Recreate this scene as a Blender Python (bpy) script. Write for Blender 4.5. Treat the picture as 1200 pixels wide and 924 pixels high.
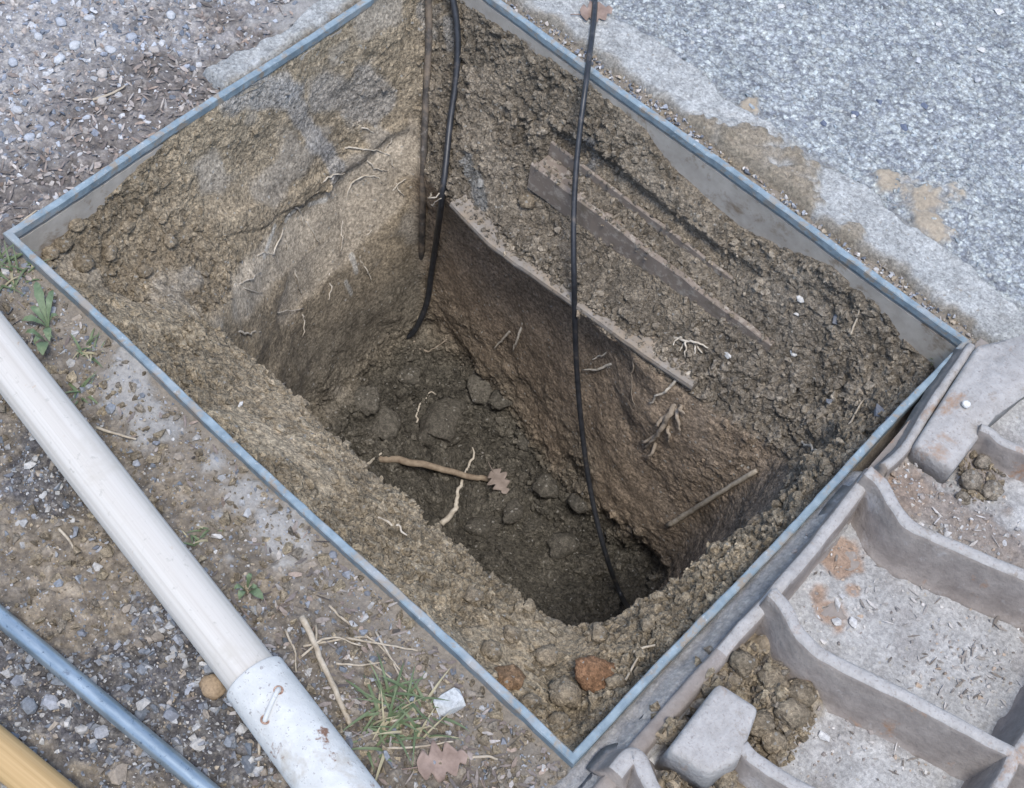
import bpy, bmesh, math, random
import numpy as np
from mathutils import Vector, Matrix
from mathutils.bvhtree import BVHTree

# ------------------------------------------------------------------ camera, world, sun, exposure
for o in list(bpy.data.objects): bpy.data.objects.remove(o)
scene = bpy.context.scene
COL = scene.collection
RC = np.array([[0.7288683521405868, -0.6113060463798766, 0.30831127599760244],
               [0.6793763542537191, 0.5899622035603326, -0.4363397387943961],
               [0.08484512083078698, 0.5274936170510889, 0.8453116522570645]])
CC = np.array([0.49741068, -0.64499667, 1.11010705])
FPX = 1700.0
cam_d = bpy.data.cameras.new('camera'); cam = bpy.data.objects.new('camera', cam_d); COL.objects.link(cam)
M4 = np.eye(4); M4[:3, :3] = RC; M4[:3, 3] = CC
cam.matrix_world = Matrix(M4.tolist())
cam_d.sensor_width = 36; cam_d.lens = FPX / 1200 * 36; cam_d.clip_start = .02; cam_d.clip_end = 500
scene.camera = cam
SUN_EL, SUN_AZ = math.radians(70), math.radians(128)     # azimuth clockwise from +Y (north)
w = bpy.data.worlds.new('World'); scene.world = w; w.use_nodes = True
nt = w.node_tree; bgn = nt.nodes['Background']
sky = nt.nodes.new('ShaderNodeTexSky'); sky.sky_type = 'NISHITA'; sky.sun_disc = False
sky.sun_elevation = SUN_EL; sky.sun_rotation = SUN_AZ; sky.air_density = 1.0; sky.dust_density = 1.5; sky.ozone_density = 1.0
nt.links.new(sky.outputs[0], bgn.inputs[0]); bgn.inputs[1].default_value = .14
sd = bpy.data.lights.new('sun', 'SUN'); sd.energy = 1.45; sd.angle = math.radians(16); sd.color = (1, .97, .93)
so = bpy.data.objects.new('sun', sd); COL.objects.link(so)
sv = Vector((math.sin(SUN_AZ) * math.cos(SUN_EL), math.cos(SUN_AZ) * math.cos(SUN_EL), math.sin(SUN_EL)))
so.rotation_euler = sv.to_track_quat('Z', 'Y').to_euler(); so.location = sv * 5
vs = scene.view_settings; vs.view_transform = 'Standard'; vs.look = 'None'; vs.gamma = 1; vs.use_curve_mapping = False
vs.exposure = 1.0
scene.render.engine = 'CYCLES'

# ------------------------------------------------------------------ helpers
A, B = .36, .288          # half sizes of the steel frame (outer)
rnd = random.Random(7); rng = np.random.default_rng(11)
def at(x, y, z=0.0):
    d = RC @ np.array([(x - 600) / FPX, -(y - 462) / FPX, -1.0]); t = (z - CC[2]) / d[2]
    return CC + t * d
def V(p): return Vector((float(p[0]), float(p[1]), float(p[2])))

def hsh(ix, iy, iz, seed):
    h = (ix.astype(np.int64) * 374761393 + iy.astype(np.int64) * 668265263 + iz.astype(np.int64) * 2147483647 + seed * 974711) & 0xFFFFFFFF
    h = ((h ^ (h >> 13)) * 1274126177) & 0xFFFFFFFF
    h = ((h ^ (h >> 16)) * 2246822519) & 0xFFFFFFFF
    return h ^ (h >> 15)
def vnoise(p, sc, seed=0):
    q = p * sc; i = np.floor(q).astype(np.int64); f = q - i; f = f * f * f * (f * (f * 6 - 15) + 10)
    r = 0
    for dx in (0, 1):
        for dy in (0, 1):
            for dz in (0, 1):
                wgt = (f[:, 0] if dx else 1 - f[:, 0]) * (f[:, 1] if dy else 1 - f[:, 1]) * (f[:, 2] if dz else 1 - f[:, 2])
                r = r + wgt * (hsh(i[:, 0] + dx, i[:, 1] + dy, i[:, 2] + dz, seed) / 4294967295.0)
    return r * 2 - 1
def fbm(p, sc, oct=4, seed=0, gain=.5):
    r = 0; a = 1; n = 0
    for k in range(oct):
        r = r + a * vnoise(p, sc, seed + k * 17); n += a; a *= gain; sc *= 2.03
    return r / n
def domes(p, R, seed=0, dens=.85, flat=1.0):
    """rounded clods: height (0..R) of the highest clod over each point, and its random id"""
    cs = R * 1.25; q = p / cs; i = np.floor(q).astype(np.int64)
    best = np.zeros(len(p)); idv = np.zeros(len(p))
    for dx in (-1, 0, 1):
        for dy in (-1, 0, 1):
            for dz in (-1, 0, 1):
                cx, cy, cz = i[:, 0] + dx, i[:, 1] + dy, i[:, 2] + dz
                h = hsh(cx, cy, cz, seed)
                a = (h & 1023) / 1023.; b = ((h >> 10) & 1023) / 1023.; c = ((h >> 20) & 1023) / 1023.
                h2 = hsh(cx, cy, cz, seed + 5); r0 = (h2 & 1023) / 1023.; pr = ((h2 >> 10) & 1023) / 1023.
                r = R * (.45 + .55 * r0)
                d2 = (p[:, 0] - (cx + a) * cs) ** 2 + (p[:, 1] - (cy + b) * cs) ** 2 + (p[:, 2] - (cz + c) * cs) ** 2
                hh = np.where(pr < dens, np.sqrt(np.maximum(r * r - d2, 0)), 0)
                m = hh > best
                best = np.where(m, hh, best); idv = np.where(m, ((h2 >> 20) & 1023) / 1023., idv)
    return best, idv
def sstep(e0, e1, x):
    t = np.clip((x - e0) / (e1 - e0), 0, 1); return t * t * (3 - 2 * t)
def mixc(c, c2, wgt):
    return c * (1 - wgt[:, None]) + np.asarray(c2)[None, :] * wgt[:, None]

def npmesh(name, verts, faces, mat, col=None, smooth=True, parent=None, extra=None):
    """faces: (n,3) or (n,4) int array"""
    me = bpy.data.meshes.new(name); k = faces.shape[1]; n = len(faces)
    me.vertices.add(len(verts)); me.vertices.foreach_set('co', np.ascontiguousarray(verts, dtype=np.float32).ravel())
    me.loops.add(n * k); me.loops.foreach_set('vertex_index', np.ascontiguousarray(faces, dtype=np.int32).ravel())
    me.polygons.add(n); me.polygons.foreach_set('loop_start', np.arange(0, n * k, k, dtype=np.int32))
    me.polygons.foreach_set('use_smooth', np.full(n, smooth, dtype=bool))
    if col is not None:
        at_ = me.attributes.new('Col', 'FLOAT_COLOR', 'POINT')
        c4 = np.ones((len(verts), 4), dtype=np.float32); c4[:, :3] = np.clip(col, .005, .9); at_.data.foreach_set('color', c4.ravel())
    for nm, arr in (extra or {}).items():
        at_ = me.attributes.new(nm, 'FLOAT', 'POINT'); at_.data.foreach_set('value', np.ascontiguousarray(arr, dtype=np.float32))
    me.update(calc_edges=True); me.validate()
    me.materials.append(mat)
    o = bpy.data.objects.new(name, me); COL.objects.link(o)
    if parent: o.parent = parent
    return o
def bmobj(name, bm, mat, parent=None, smooth=True):
    me = bpy.data.meshes.new(name); bmesh.ops.recalc_face_normals(bm, faces=bm.faces[:]); bm.to_mesh(me); bm.free()
    for p in me.polygons: p.use_smooth = smooth
    me.materials.append(mat)
    o = bpy.data.objects.new(name, me); COL.objects.link(o)
    if parent: o.parent = parent
    return o
def tag(o, label, cat=None, group=None, kind=None):
    o['label'] = label
    if cat: o['category'] = cat
    if group: o['group'] = group
    if kind: o['kind'] = kind
    return o
def empty(name, loc):
    o = bpy.data.objects.new(name, None); COL.objects.link(o); o.location = V(loc); o.empty_display_size = .02
    return o
def adopt(child, parent):
    child.parent = parent; child.matrix_parent_inverse = Matrix.Translation(-parent.location)
def grid_faces(nu, nv, closed_u=False):
    iu = np.arange(nu if closed_u else nu - 1); iv = np.arange(nv - 1)
    U, W = np.meshgrid(iu, iv, indexing='ij'); U2 = (U + 1) % nu
    return np.stack([U * nv + W, U2 * nv + W, U2 * nv + W + 1, U * nv + W + 1], -1).reshape(-1, 4)

def catmull(P, n=8):
    P = np.asarray(P, float)
    if len(P) < 3: return np.array([P[0] + (P[-1] - P[0]) * t for t in np.linspace(0, 1, n + 1)])
    Q = np.vstack([2 * P[0] - P[1], P, 2 * P[-1] - P[-2]]); out = []
    for i in range(1, len(Q) - 2):
        for t in np.linspace(0, 1, n, endpoint=False):
            a, b, c, d = Q[i - 1], Q[i], Q[i + 1], Q[i + 2]
            out.append(.5 * (2 * b + (c - a) * t + (2 * a - 5 * b + 4 * c - d) * t * t + (3 * b - a - 3 * c + d) * t ** 3))
    out.append(P[-1]); return np.array(out)
def tube_np(P, R, k=8):
    """tube along polyline P with radius (scalar or per point); returns verts, quads (closed with pinched ends)"""
    P = np.asarray(P, float); n = len(P); R = np.full(n, R) if np.isscalar(R) else np.asarray(R)
    T = np.gradient(P, axis=0); T /= np.linalg.norm(T, axis=1)[:, None] + 1e-12
    up = np.array([0, 0, 1.]) if abs(T[0, 2]) < .9 else np.array([1., 0, 0])
    Nn = np.cross(T[0], up); Nn /= np.linalg.norm(Nn); vs_ = []
    for i in range(n):
        Nn = Nn - T[i] * (Nn @ T[i]); Nn /= np.linalg.norm(Nn); Bn = np.cross(T[i], Nn)
        an = np.linspace(0, 2 * np.pi, k, endpoint=False)
        vs_.append(P[i] + R[i] * (np.cos(an)[:, None] * Nn + np.sin(an)[:, None] * Bn))
    vs_ = [np.repeat(P[:1], k, 0)] + vs_ + [np.repeat(P[-1:], k, 0)]
    vv = np.vstack(vs_); m = n + 2; f = []
    for i in range(m - 1):
        for j in range(k):
            f.append((i * k + j, i * k + (j + 1) % k, (i + 1) * k + (j + 1) % k, (i + 1) * k + j))
    return vv, np.array(f)
def tube(name, P, R, mat, k=8, parent=None, col=None):
    v, f = tube_np(P, R, k)
    return npmesh(name, v, f, mat, col=None if col is None else np.tile(col, (len(v), 1)), parent=parent)
def sweep(name, path, prof, mat, parent=None, jit=0.0, seed=0, zs=None, smooth=True):
    """profile (n lateral, z absolute offset) swept along a horizontal path; ends capped"""
    path = np.asarray(path, float); prof = np.asarray(prof, float); n = len(path); m = len(prof)
    T = np.gradient(path, axis=0); T[:, 2] = 0; T /= np.linalg.norm(T, axis=1)[:, None]
    N = np.stack([T[:, 1], -T[:, 0], 0 * T[:, 0]], 1)
    v = path[:, None, :] + prof[None, :, 0, None] * N[:, None, :]
    zsc = np.ones(n) if zs is None else np.asarray(zs)
    v[:, :, 2] += prof[None, :, 1] * zsc[:, None]
    v = v.reshape(-1, 3)
    if jit: v += np.stack([fbm(v, 60, 2, seed + i) for i in range(3)], 1) * jit
    f = []
    for i in range(n - 1):
        for j in range(m):
            f.append((i * m + j, i * m + (j + 1) % m, (i + 1) * m + (j + 1) % m, (i + 1) * m + j))
    bm = bmesh.new(); bv = [bm.verts.new(p) for p in v]
    for q in f: bm.faces.new([bv[i] for i in q])
    bm.faces.new(bv[:m][::-1]); bm.faces.new(bv[-m:])
    return bmobj(name, bm, mat, parent, smooth)

# ------------------------------------------------------------------ materials
def new_mat(name):
    m = bpy.data.materials.new(name); m.use_nodes = True
    t = m.node_tree; b = t.nodes['Principled BSDF']; return m, t, b
def node(t, typ, **kw):
    n = t.nodes.new(typ)
    for k, v in kw.items():
        if k.startswith('i_'): n.inputs[k[2:].replace('_', ' ')].default_value = v
        else: setattr(n, k, v)
    return n
def ramp(t, src, p0, p1, c0=(0, 0, 0, 1), c1=(1, 1, 1, 1)):
    r = node(t, 'ShaderNodeValToRGB'); r.color_ramp.elements[0].position = p0; r.color_ramp.elements[1].position = p1
    r.color_ramp.elements[0].color = c0; r.color_ramp.elements[1].color = c1; t.links.new(src, r.inputs[0]); return r.outputs[0]
def mixn(t, fac, a, b, mode='MIX'):
    m = node(t, 'ShaderNodeMix', data_type='RGBA', blend_type=mode)
    for s, val in ((m.inputs[0], fac), (m.inputs[6], a), (m.inputs[7], b)):
        if isinstance(val, (int, float)): s.default_value = val
        elif isinstance(val, tuple): s.default_value = val if len(val) == 4 else (*val, 1)
        else: t.links.new(val, s)
    return m.outputs[2]
def noise(t, vec, scale, detail=4, rough=.6, dist=0):
    n = node(t, 'ShaderNodeTexNoise', i_Scale=scale, i_Detail=detail, i_Roughness=rough, i_Distortion=dist)
    if vec is not None: t.links.new(vec, n.inputs['Vector'])
    return n.outputs['Fac']
def bump(t, b, hs, strength=.5, dist=.002):
    bp = node(t, 'ShaderNodeBump', i_Strength=strength, i_Distance=dist); t.links.new(hs, bp.inputs['Height']); t.links.new(bp.outputs[0], b.inputs['Normal'])
    return bp
def obj_coord(t, kind='Object'):
    return node(t, 'ShaderNodeTexCoord').outputs[kind]

def earth_mat(name, s1=180, s2=700, var=.5, bs=.9, bd=.0045, rough=.95, grain=.32, flatten=False):
    m, t, b = new_mat(name); c = obj_coord(t)
    a = node(t, 'ShaderNodeAttribute', attribute_name='Col').outputs['Color']
    n1 = noise(t, c, s1, 5, .7); n2 = noise(t, c, s2, 3, .7)
    g1 = ramp(t, n1, .3, .7, (1 - var, 1 - var, 1 - var * 1.02, 1), (1 + var * .8, 1 + var * .8, 1 + var * .76, 1))
    g2 = ramp(t, n2, .3, .72, (1 - var * .6,) * 3 + (1,), (1 + var * .6,) * 3 + (1,))
    col = mixn(t, 1.0, mixn(t, 1.0, a, g1, 'MULTIPLY'), g2, 'MULTIPLY')
    gv = node(t, 'ShaderNodeTexVoronoi', i_Scale=430.); t.links.new(c, gv.inputs['Vector'])
    gs = node(t, 'ShaderNodeSeparateColor'); t.links.new(gv.outputs['Color'], gs.inputs[0])
    col = mixn(t, 1.0, col, ramp(t, gs.outputs[0], .0, 1., (1 - grain, 1 - grain, 1 - grain, 1), (1 + grain, 1 + grain, 1 + grain, 1)), 'MULTIPLY')
    spk = ramp(t, gs.outputs[1], .988, .993); col = mixn(t, spk, col, (.34, .32, .28, 1))
    t.links.new(col, b.inputs['Base Color']); b.inputs['Roughness'].default_value = rough; b.inputs['Specular IOR Level'].default_value = .25
    ad = node(t, 'ShaderNodeMath', operation='ADD'); t.links.new(n1, ad.inputs[0]); t.links.new(n2, ad.inputs[1])
    wn = node(t, 'ShaderNodeTexNoise', i_Scale=260., i_Detail=3.); t.links.new(c, wn.inputs['Vector'])
    wv = node(t, 'ShaderNodeVectorMath', operation='SCALE'); wv.inputs['Scale'].default_value = .006; t.links.new(wn.outputs['Color'], wv.inputs[0])
    wa = node(t, 'ShaderNodeVectorMath', operation='ADD'); t.links.new(c, wa.inputs[0]); t.links.new(wv.outputs[0], wa.inputs[1])
    out = ad.outputs[0]; ca = node(t, 'ShaderNodeAttribute', attribute_name='crumb').outputs['Fac']
    if flatten:
        f1 = node(t, 'ShaderNodeMath', operation='MULTIPLY_ADD'); t.links.new(ca, f1.inputs[0]); f1.inputs[1].default_value = .85; f1.inputs[2].default_value = .12
        f2 = node(t, 'ShaderNodeMath', operation='MULTIPLY'); t.links.new(out, f2.inputs[0]); t.links.new(f1.outputs[0], f2.inputs[1]); out = f2.outputs[0]
    for sc_, am in ((190, -1.6), (420, -.9)):
        v = node(t, 'ShaderNodeTexVoronoi', i_Scale=sc_); t.links.new(wa.outputs[0], v.inputs['Vector'])
        m1 = node(t, 'ShaderNodeMath', operation='MULTIPLY'); t.links.new(v.outputs['Distance'], m1.inputs[0]); t.links.new(ca, m1.inputs[1])
        m2 = node(t, 'ShaderNodeMath', operation='MULTIPLY_ADD'); t.links.new(m1.outputs[0], m2.inputs[0]); m2.inputs[1].default_value = am; t.links.new(out, m2.inputs[2]); out = m2.outputs[0]
    bump(t, b, out, bs, bd)
    return m
def ground_mat():
    m, t, b = new_mat('ground_mix'); c = obj_coord(t)
    a = node(t, 'ShaderNodeAttribute', attribute_name='Col').outputs['Color']
    ag = node(t, 'ShaderNodeAttribute', attribute_name='agg').outputs['Fac']
    wn = node(t, 'ShaderNodeTexNoise', i_Scale=300., i_Detail=2.); t.links.new(c, wn.inputs['Vector'])
    wv = node(t, 'ShaderNodeVectorMath', operation='SCALE'); wv.inputs['Scale'].default_value = .004; t.links.new(wn.outputs['Color'], wv.inputs[0])
    wa = node(t, 'ShaderNodeVectorMath', operation='ADD'); t.links.new(c, wa.inputs[0]); t.links.new(wv.outputs[0], wa.inputs[1])
    outs = []; hs = []
    col = a
    for sc, lo, hi in ((150, .74, 1.27), (360, .72, 1.3)):
        v = node(t, 'ShaderNodeTexVoronoi', i_Scale=sc); t.links.new(wa.outputs[0], v.inputs['Vector'])
        sep = node(t, 'ShaderNodeSeparateColor'); t.links.new(v.outputs['Color'], sep.inputs[0])
        g = ramp(t, sep.outputs[0], .05, .95, (lo, lo, lo * 1.06, 1), (hi, hi * .99, hi * .96, 1))
        edge = ramp(t, v.outputs['Distance'], .25, .75, (1.06, 1.06, 1.06, 1), (.7, .69, .68, 1))
        g = mixn(t, 1.0, g, edge, 'MULTIPLY')
        g = mixn(t, ag, (1, 1, 1, 1), g)
        col = mixn(t, 1.0, col, g, 'MULTIPLY'); hs.append(v.outputs['Distance'])
    n1 = noise(t, c, 220, 5, .75); n2 = noise(t, c, 14, 3, .6)
    col = mixn(t, 1.0, col, ramp(t, n1, .28, .72, (.72, .72, .72, 1), (1.28, 1.28, 1.28, 1)), 'MULTIPLY')
    col = mixn(t, 1.0, col, ramp(t, n2, .3, .7, (.86, .86, .86, 1), (1.14, 1.13, 1.12, 1)), 'MULTIPLY')
    t.links.new(col, b.inputs['Base Color']); b.inputs['Roughness'].default_value = .9; b.inputs['Specular IOR Level'].default_value = .3
    s = node(t, 'ShaderNodeMath', operation='MULTIPLY'); t.links.new(hs[0], s.inputs[0]); s.inputs[1].default_value = -1.
    s2 = node(t, 'ShaderNodeMath', operation='MULTIPLY'); t.links.new(s.outputs[0], s2.inputs[0]); t.links.new(ag, s2.inputs[1])
    s3 = node(t, 'ShaderNodeMath', operation='ADD'); t.links.new(s2.outputs[0], s3.inputs[0]); t.links.new(n1, s3.inputs[1])
    bump(t, b, s3.outputs[0], .8, .003)
    return m
def attr_mat(name, rough=.8, var=.35, sc=400, bs=.4, bd=.001, spec=.35):
    m, t, b = new_mat(name); c = obj_coord(t)
    a = node(t, 'ShaderNodeAttribute', attribute_name='Col').outputs['Color']
    n1 = noise(t, c, sc, 4, .7)
    col = mixn(t, 1.0, a, ramp(t, n1, .3, .7, (1 - var,) * 3 + (1,), (1 + var,) * 3 + (1,)), 'MULTIPLY')
    t.links.new(col, b.inputs['Base Color']); b.inputs['Roughness'].default_value = rough; b.inputs['Specular IOR Level'].default_value = spec
    bump(t, b, n1, bs, bd); return m
def plain_mat(name, c0, c1, sc=60, stretch=(1, 1, 1), rough=.6, metal=0, bs=.2, bd=.001, spec=.4, spots=None, detail=5):
    m, t, b = new_mat(name); c = obj_coord(t)
    mp = node(t, 'ShaderNodeMapping'); mp.inputs['Scale'].default_value = stretch; t.links.new(c, mp.inputs['Vector'])
    n1 = noise(t, mp.outputs[0], sc, detail, .65)
    col = ramp(t, n1, .32, .68, (*c0, 1), (*c1, 1))
    if spots:                     # list of (scale, threshold lo, hi, colour)
        for k, (ss, lo, hi, cc) in enumerate(spots):
            n2 = noise(t, c, ss, 5, .7, .3); f = ramp(t, n2, lo, hi)
            col = mixn(t, f, col, cc)
    t.links.new(col, b.inputs['Base Color']); b.inputs['Roughness'].default_value = rough; b.inputs['Metallic'].default_value = metal
    b.inputs['Specular IOR Level'].default_value = spec
    bump(t, b, n1, bs, bd); return m

M_SOIL = earth_mat('soil', flatten=True); M_CLOD = earth_mat('clod_soil', 220, 800, .45, .9, .0035)
M_GROUND = ground_mat()
M_STONE = attr_mat('stone', .75, .3, 350, .4, .001)
M_LITTER = attr_mat('litter', .85, .3, 300, .3, .0008)
M_CONC = earth_mat('concrete', 230, 800, .36, .8, .003, .9, .22)
M_SAND = earth_mat('sand', 260, 900, .26, .55, .002, .95, .16)
M_STEEL = plain_mat('worn_galvanised_steel', (.15, .2, .235), (.27, .34, .38), 70, rough=.7, metal=0.1, bs=.3, bd=.001,
                    spots=[(60, .52, .62, (.26, .23, .19)), (9, .55, .7, (.33, .33, .32)), (200, .6, .7, (.4, .44, .46)), (22, .56, .66, (.28, .255, .22))])
M_PLATE = plain_mat('muddy_steel_plate', (.33, .295, .25), (.45, .41, .355), 40, rough=.9, bs=.3, bd=.001,
                    spots=[(30, .55, .68, (.2, .15, .1)), (120, .62, .72, (.36, .34, .32))])
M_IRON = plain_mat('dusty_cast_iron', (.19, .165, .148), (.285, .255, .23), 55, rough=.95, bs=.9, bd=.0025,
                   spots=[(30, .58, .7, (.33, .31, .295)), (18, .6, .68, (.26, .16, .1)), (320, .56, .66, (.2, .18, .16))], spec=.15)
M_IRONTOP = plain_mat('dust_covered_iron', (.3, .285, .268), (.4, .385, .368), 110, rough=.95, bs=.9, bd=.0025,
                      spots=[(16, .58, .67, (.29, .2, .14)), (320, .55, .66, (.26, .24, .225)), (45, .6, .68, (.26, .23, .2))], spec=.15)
M_CABLE = plain_mat('black_cable', (.012, .013, .015), (.035, .037, .042), 120, rough=.42, bs=.15, spec=.5,
                    spots=[(40, .58, .72, (.12, .1, .08))])
M_MUDCABLE = plain_mat('mud_smeared_cable', (.04, .036, .032), (.09, .08, .07), 60, rough=.7, bs=.3,
                       spots=[(30, .45, .6, (.19, .15, .11)), (90, .6, .7, (.22, .2, .18))])
M_BAR = plain_mat('mud_coated_channel', (.18, .145, .115), (.25, .205, .165), 25, rough=.9, bs=.3,
                  spots=[(110, .52, .62, (.33, .29, .24)), (40, .55, .66, (.17, .14, .105))])
M_BOARD = plain_mat('grey_mud_board', (.2, .175, .145), (.29, .265, .235), 45, rough=.95, bs=.8, bd=.003,
                    spots=[(35, .45, .6, (.27, .22, .165)), (160, .55, .65, (.2, .17, .13))])
M_PAINTWOOD = plain_mat('white_painted_wood', (.45, .42, .375), (.56, .535, .495), 24, stretch=(.07, 9, 9), rough=.9, bs=.5, bd=.0012, spec=.15,
                        spots=[(170, .6, .7, (.4, .38, .34)), (14, .58, .7, (.46, .43, .38)), (26, .67, .73, (.42, .3, .2))])
M_PAINTSTEEL = plain_mat('white_painted_steel', (.46, .465, .45), (.57, .575, .56), 70, rough=.8, bs=.7, bd=.0018, spec=.2,
                         spots=[(280, .58, .66, (.3, .29, .28)), (18, .6, .7, (.42, .4, .36)), (24, .64, .69, (.2, .12, .085))])
M_ROD = plain_mat('galvanised_rod', (.24, .31, .36), (.5, .58, .62), 60, stretch=(.25, 1, 1), rough=.36, metal=.7, bs=.2,
                  spots=[(220, .6, .68, (.12, .16, .2)), (60, .63, .7, (.2, .24, .28))])
M_YELLOW = plain_mat('varnished_yellow_wood', (.36, .235, .1), (.5, .345, .17), 24, stretch=(.1, 8, 8), rough=.4, bs=.1,
                     spots=[(70, .62, .72, (.4, .26, .11))])
M_RUST = plain_mat('rusty_nail', (.16, .07, .04), (.5, .36, .28), 200, rough=.8, bs=.4)
M_ROOT = plain_mat('pale_root', (.34, .29, .22), (.6, .55, .46), 150, rough=.8, bs=.4)
M_DARKROOT = plain_mat('soil_stained_root', (.2, .16, .115), (.38, .32, .25), 150, rough=.85, bs=.4)
M_TWIG = plain_mat('brown_twig', (.17, .125, .085), (.31, .25, .18), 130, rough=.85, bs=.5)
M_STRAW = plain_mat('dry_straw', (.28, .23, .165), (.48, .42, .33), 160, rough=.75, bs=.3)
M_LEAF = plain_mat('dead_leaf', (.17, .12, .095), (.3, .225, .185), 90, rough=.75, bs=.5)
M_LEAFPIT = plain_mat('dusty_leaf', (.17, .135, .11), (.28, .23, .195), 90, rough=.8, bs=.5)
M_GRASS = plain_mat('grass_green', (.075, .11, .05), (.14, .175, .09), 60, rough=.6, bs=.1)
M_WEED = plain_mat('weed_green', (.08, .12, .06), (.16, .21, .12), 120, rough=.6, bs=.3)
M_DRYGRASS = plain_mat('dry_grass', (.25, .22, .13), (.4, .36, .24), 80, rough=.75, bs=.1)

# ------------------------------------------------------------------ ground: heights, colours, mesh
SOIL = np.array([.315, .258, .184]); SOILD = np.array([.26, .224, .178]); TAN = np.array([.40, .33, .23])
ASPH = np.array([.36, .395, .405]); GRAV = np.array([.38, .375, .37]); DGRAV = np.array([.15, .155, .165])
LITT = np.array([.2, .18, .165]); MORT = np.array([.35, .35, .34]); SANDC = np.array([.37, .315, .24])
def blob(P, lst, wob=.25, seed=3):
    r = np.zeros(len(P)); nz = fbm(P * [1, 1, 0], 28, 4, seed); nz2 = .45 * fbm(P * [1, 1, 0], 170, 3, seed + 50)
    for (x, y, rad) in lst:
        c = at(x, y, 0)[:2]; d = np.hypot(P[:, 0] - c[0], P[:, 1] - c[1]) / (rad * .00072)
        r = np.maximum(r, sstep(1.3, .6, d + nz * 1.1 + nz2))
    return r
def zones(P):
    x, y = P[:, 0], P[:, 1]; P0 = P * [1, 1, 0]; n = fbm(P0, 22, 4, 9)
    road = sstep(.345, .375, y + n * .012) * sstep(-.62, -.5, x + y * .4)
    road = np.maximum(road, sstep(.30, .33, y + n * .012) * sstep(.36, .40, x))
    left = sstep(.02, -.06, y + .3)             # foreground, left of the frame
    upleft = (1 - left) * sstep(-.34, -.37, x)
    litter = upleft * sstep(.15, .04, (-.36 - x) + n * .09)
    sand = blob(P, [(1085, 225, 38), (1090, 260, 26), (1045, 210, 18), (878, 122, 14), (935, 215, 22)], seed=4) * (y > .29)
    mortar = blob(P, [(150, 445, 42), (190, 490, 34), (185, 500, 20), (290, 575, 36), (335, 615, 34), (250, 540, 16), (345, 8, 40), (380, 25, 40), (270, 650, 16)], seed=5) * ((y < -.26) | (x < -.34))
    tan = blob(P, [(120, 690, 60), (60, 630, 50), (130, 540, 30), (260, 560, 60), (310, 690, 40), (110, 770, 36), (100, 880, 26), (210, 560, 30), (520, 760, 60), (600, 850, 40)], seed=6) * left
    dark = blob(P, [(200, 800, 90), (230, 860, 80), (90, 820, 60), (40, 790, 60), (150, 850, 80), (30, 560, 50), (150, 770, 50)], seed=7) * left
    return road, left, upleft, litter, sand, mortar, tan, dark
LIP0, LIP1 = at(700, 925, .045)[:2], at(1022, 552, .045)[:2]
LIPN = np.array([(LIP1 - LIP0)[1], -(LIP1 - LIP0)[0]]); LIPN = LIPN / np.linalg.norm(LIPN) * (1 if LIPN[0] > 0 else -1)
def ground_z(P, Z=None, col=False):
    P = np.column_stack([P[:, 0], P[:, 1], np.zeros(len(P))])
    road, left, upleft, litter, sand, mortar, tan, dark = zones(P)
    z = -.009 + .0035 * fbm(P, 9, 3, 1) + .002 * fbm(P, 45, 3, 2)
    soft = np.clip(left + litter * .6 + upleft * .5, 0, 1) * (1 - .75 * mortar)
    d1, id1 = domes(P, .013, 21, .5); d2, id2 = domes(P, .0065, 22, .75)
    z = z + soft * (d1 * .3 + d2 * .6 + .003 * fbm(P, 110, 3, 12)) - soft * .003
    z = z + road * (.004 + .0012 * fbm(P, 130, 3, 5)) + sand * (.005 + .002 * fbm(P, 90, 3, 8)) + mortar * .004
    # narrow channel between frame and cover near the right corner, lowered bed under the cover
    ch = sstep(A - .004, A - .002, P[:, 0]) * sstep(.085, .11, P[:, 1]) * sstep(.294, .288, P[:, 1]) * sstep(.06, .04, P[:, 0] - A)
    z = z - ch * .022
    sdl = (P[:, :2] - LIP0) @ LIPN
    und = (sdl > .012) * sstep(.27, .25, P[:, 1]) * sstep(-.42, -.38, P[:, 1])
    strip_ = (sdl <= .012) * (P[:, 0] > A) * (P[:, 1] < .1) * sstep(-.36, -.30, P[:, 1]); z = z + strip_ * (.006 + .0015 * fbm(P, 90, 2, 18) + .013 * sstep(-.024, -.004, sdl + .004 * fbm(P, 40, 3, 19)))
    z = np.where(und > 0, np.minimum(z, -.0085), z)
    d = np.maximum(np.abs(P[:, 0]) - A, np.abs(P[:, 1]) - B)
    z = np.where((d < .02), np.minimum(z, -.003 + (.25 + .5 * (P[:, 0] > A)) * np.maximum(d, 0)), z)      # never over the rail
    if not col: return z
    seat = sstep(A - .004, A, P[:, 0]) * sstep(.11, .08, P[:, 1]) * sstep(.08, .06, P[:, 0] - A) * sstep(-.36, -.3, P[:, 1])
    c = np.tile([.235, .208, .172], (len(P), 1))
    c = mixc(c, GRAV, upleft * .9); c = mixc(c, LITT, litter * .85); c = mixc(c, [.28, .24, .185], tan * .85); c = mixc(c, DGRAV, dark * .7)
    c = c * (1 + (soft * (id1 * .3 + id2 * .35 - .3))[:, None])
    c = mixc(c, ASPH, road); c = mixc(c, MORT, mortar * .65); c = mixc(c, SANDC, sand)
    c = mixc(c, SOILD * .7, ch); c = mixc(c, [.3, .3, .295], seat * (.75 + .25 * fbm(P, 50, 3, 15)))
    agg = np.clip(road + upleft * .6 * (1 - litter) + dark * .6 + .5 * left + .5 * litter + .3 * seat, 0, 1) * (1 - sand * .9) * (1 - mortar * .6)
    return z, c, agg
def axis_pts(lo, hi, step):
    core = np.arange(lo, hi + 1e-6, step)
    far = np.array([1.2, 2, 4, 8, 16, 32, 64, 120.])
    return np.concatenate([-(far[::-1]) , core, far])
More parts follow.
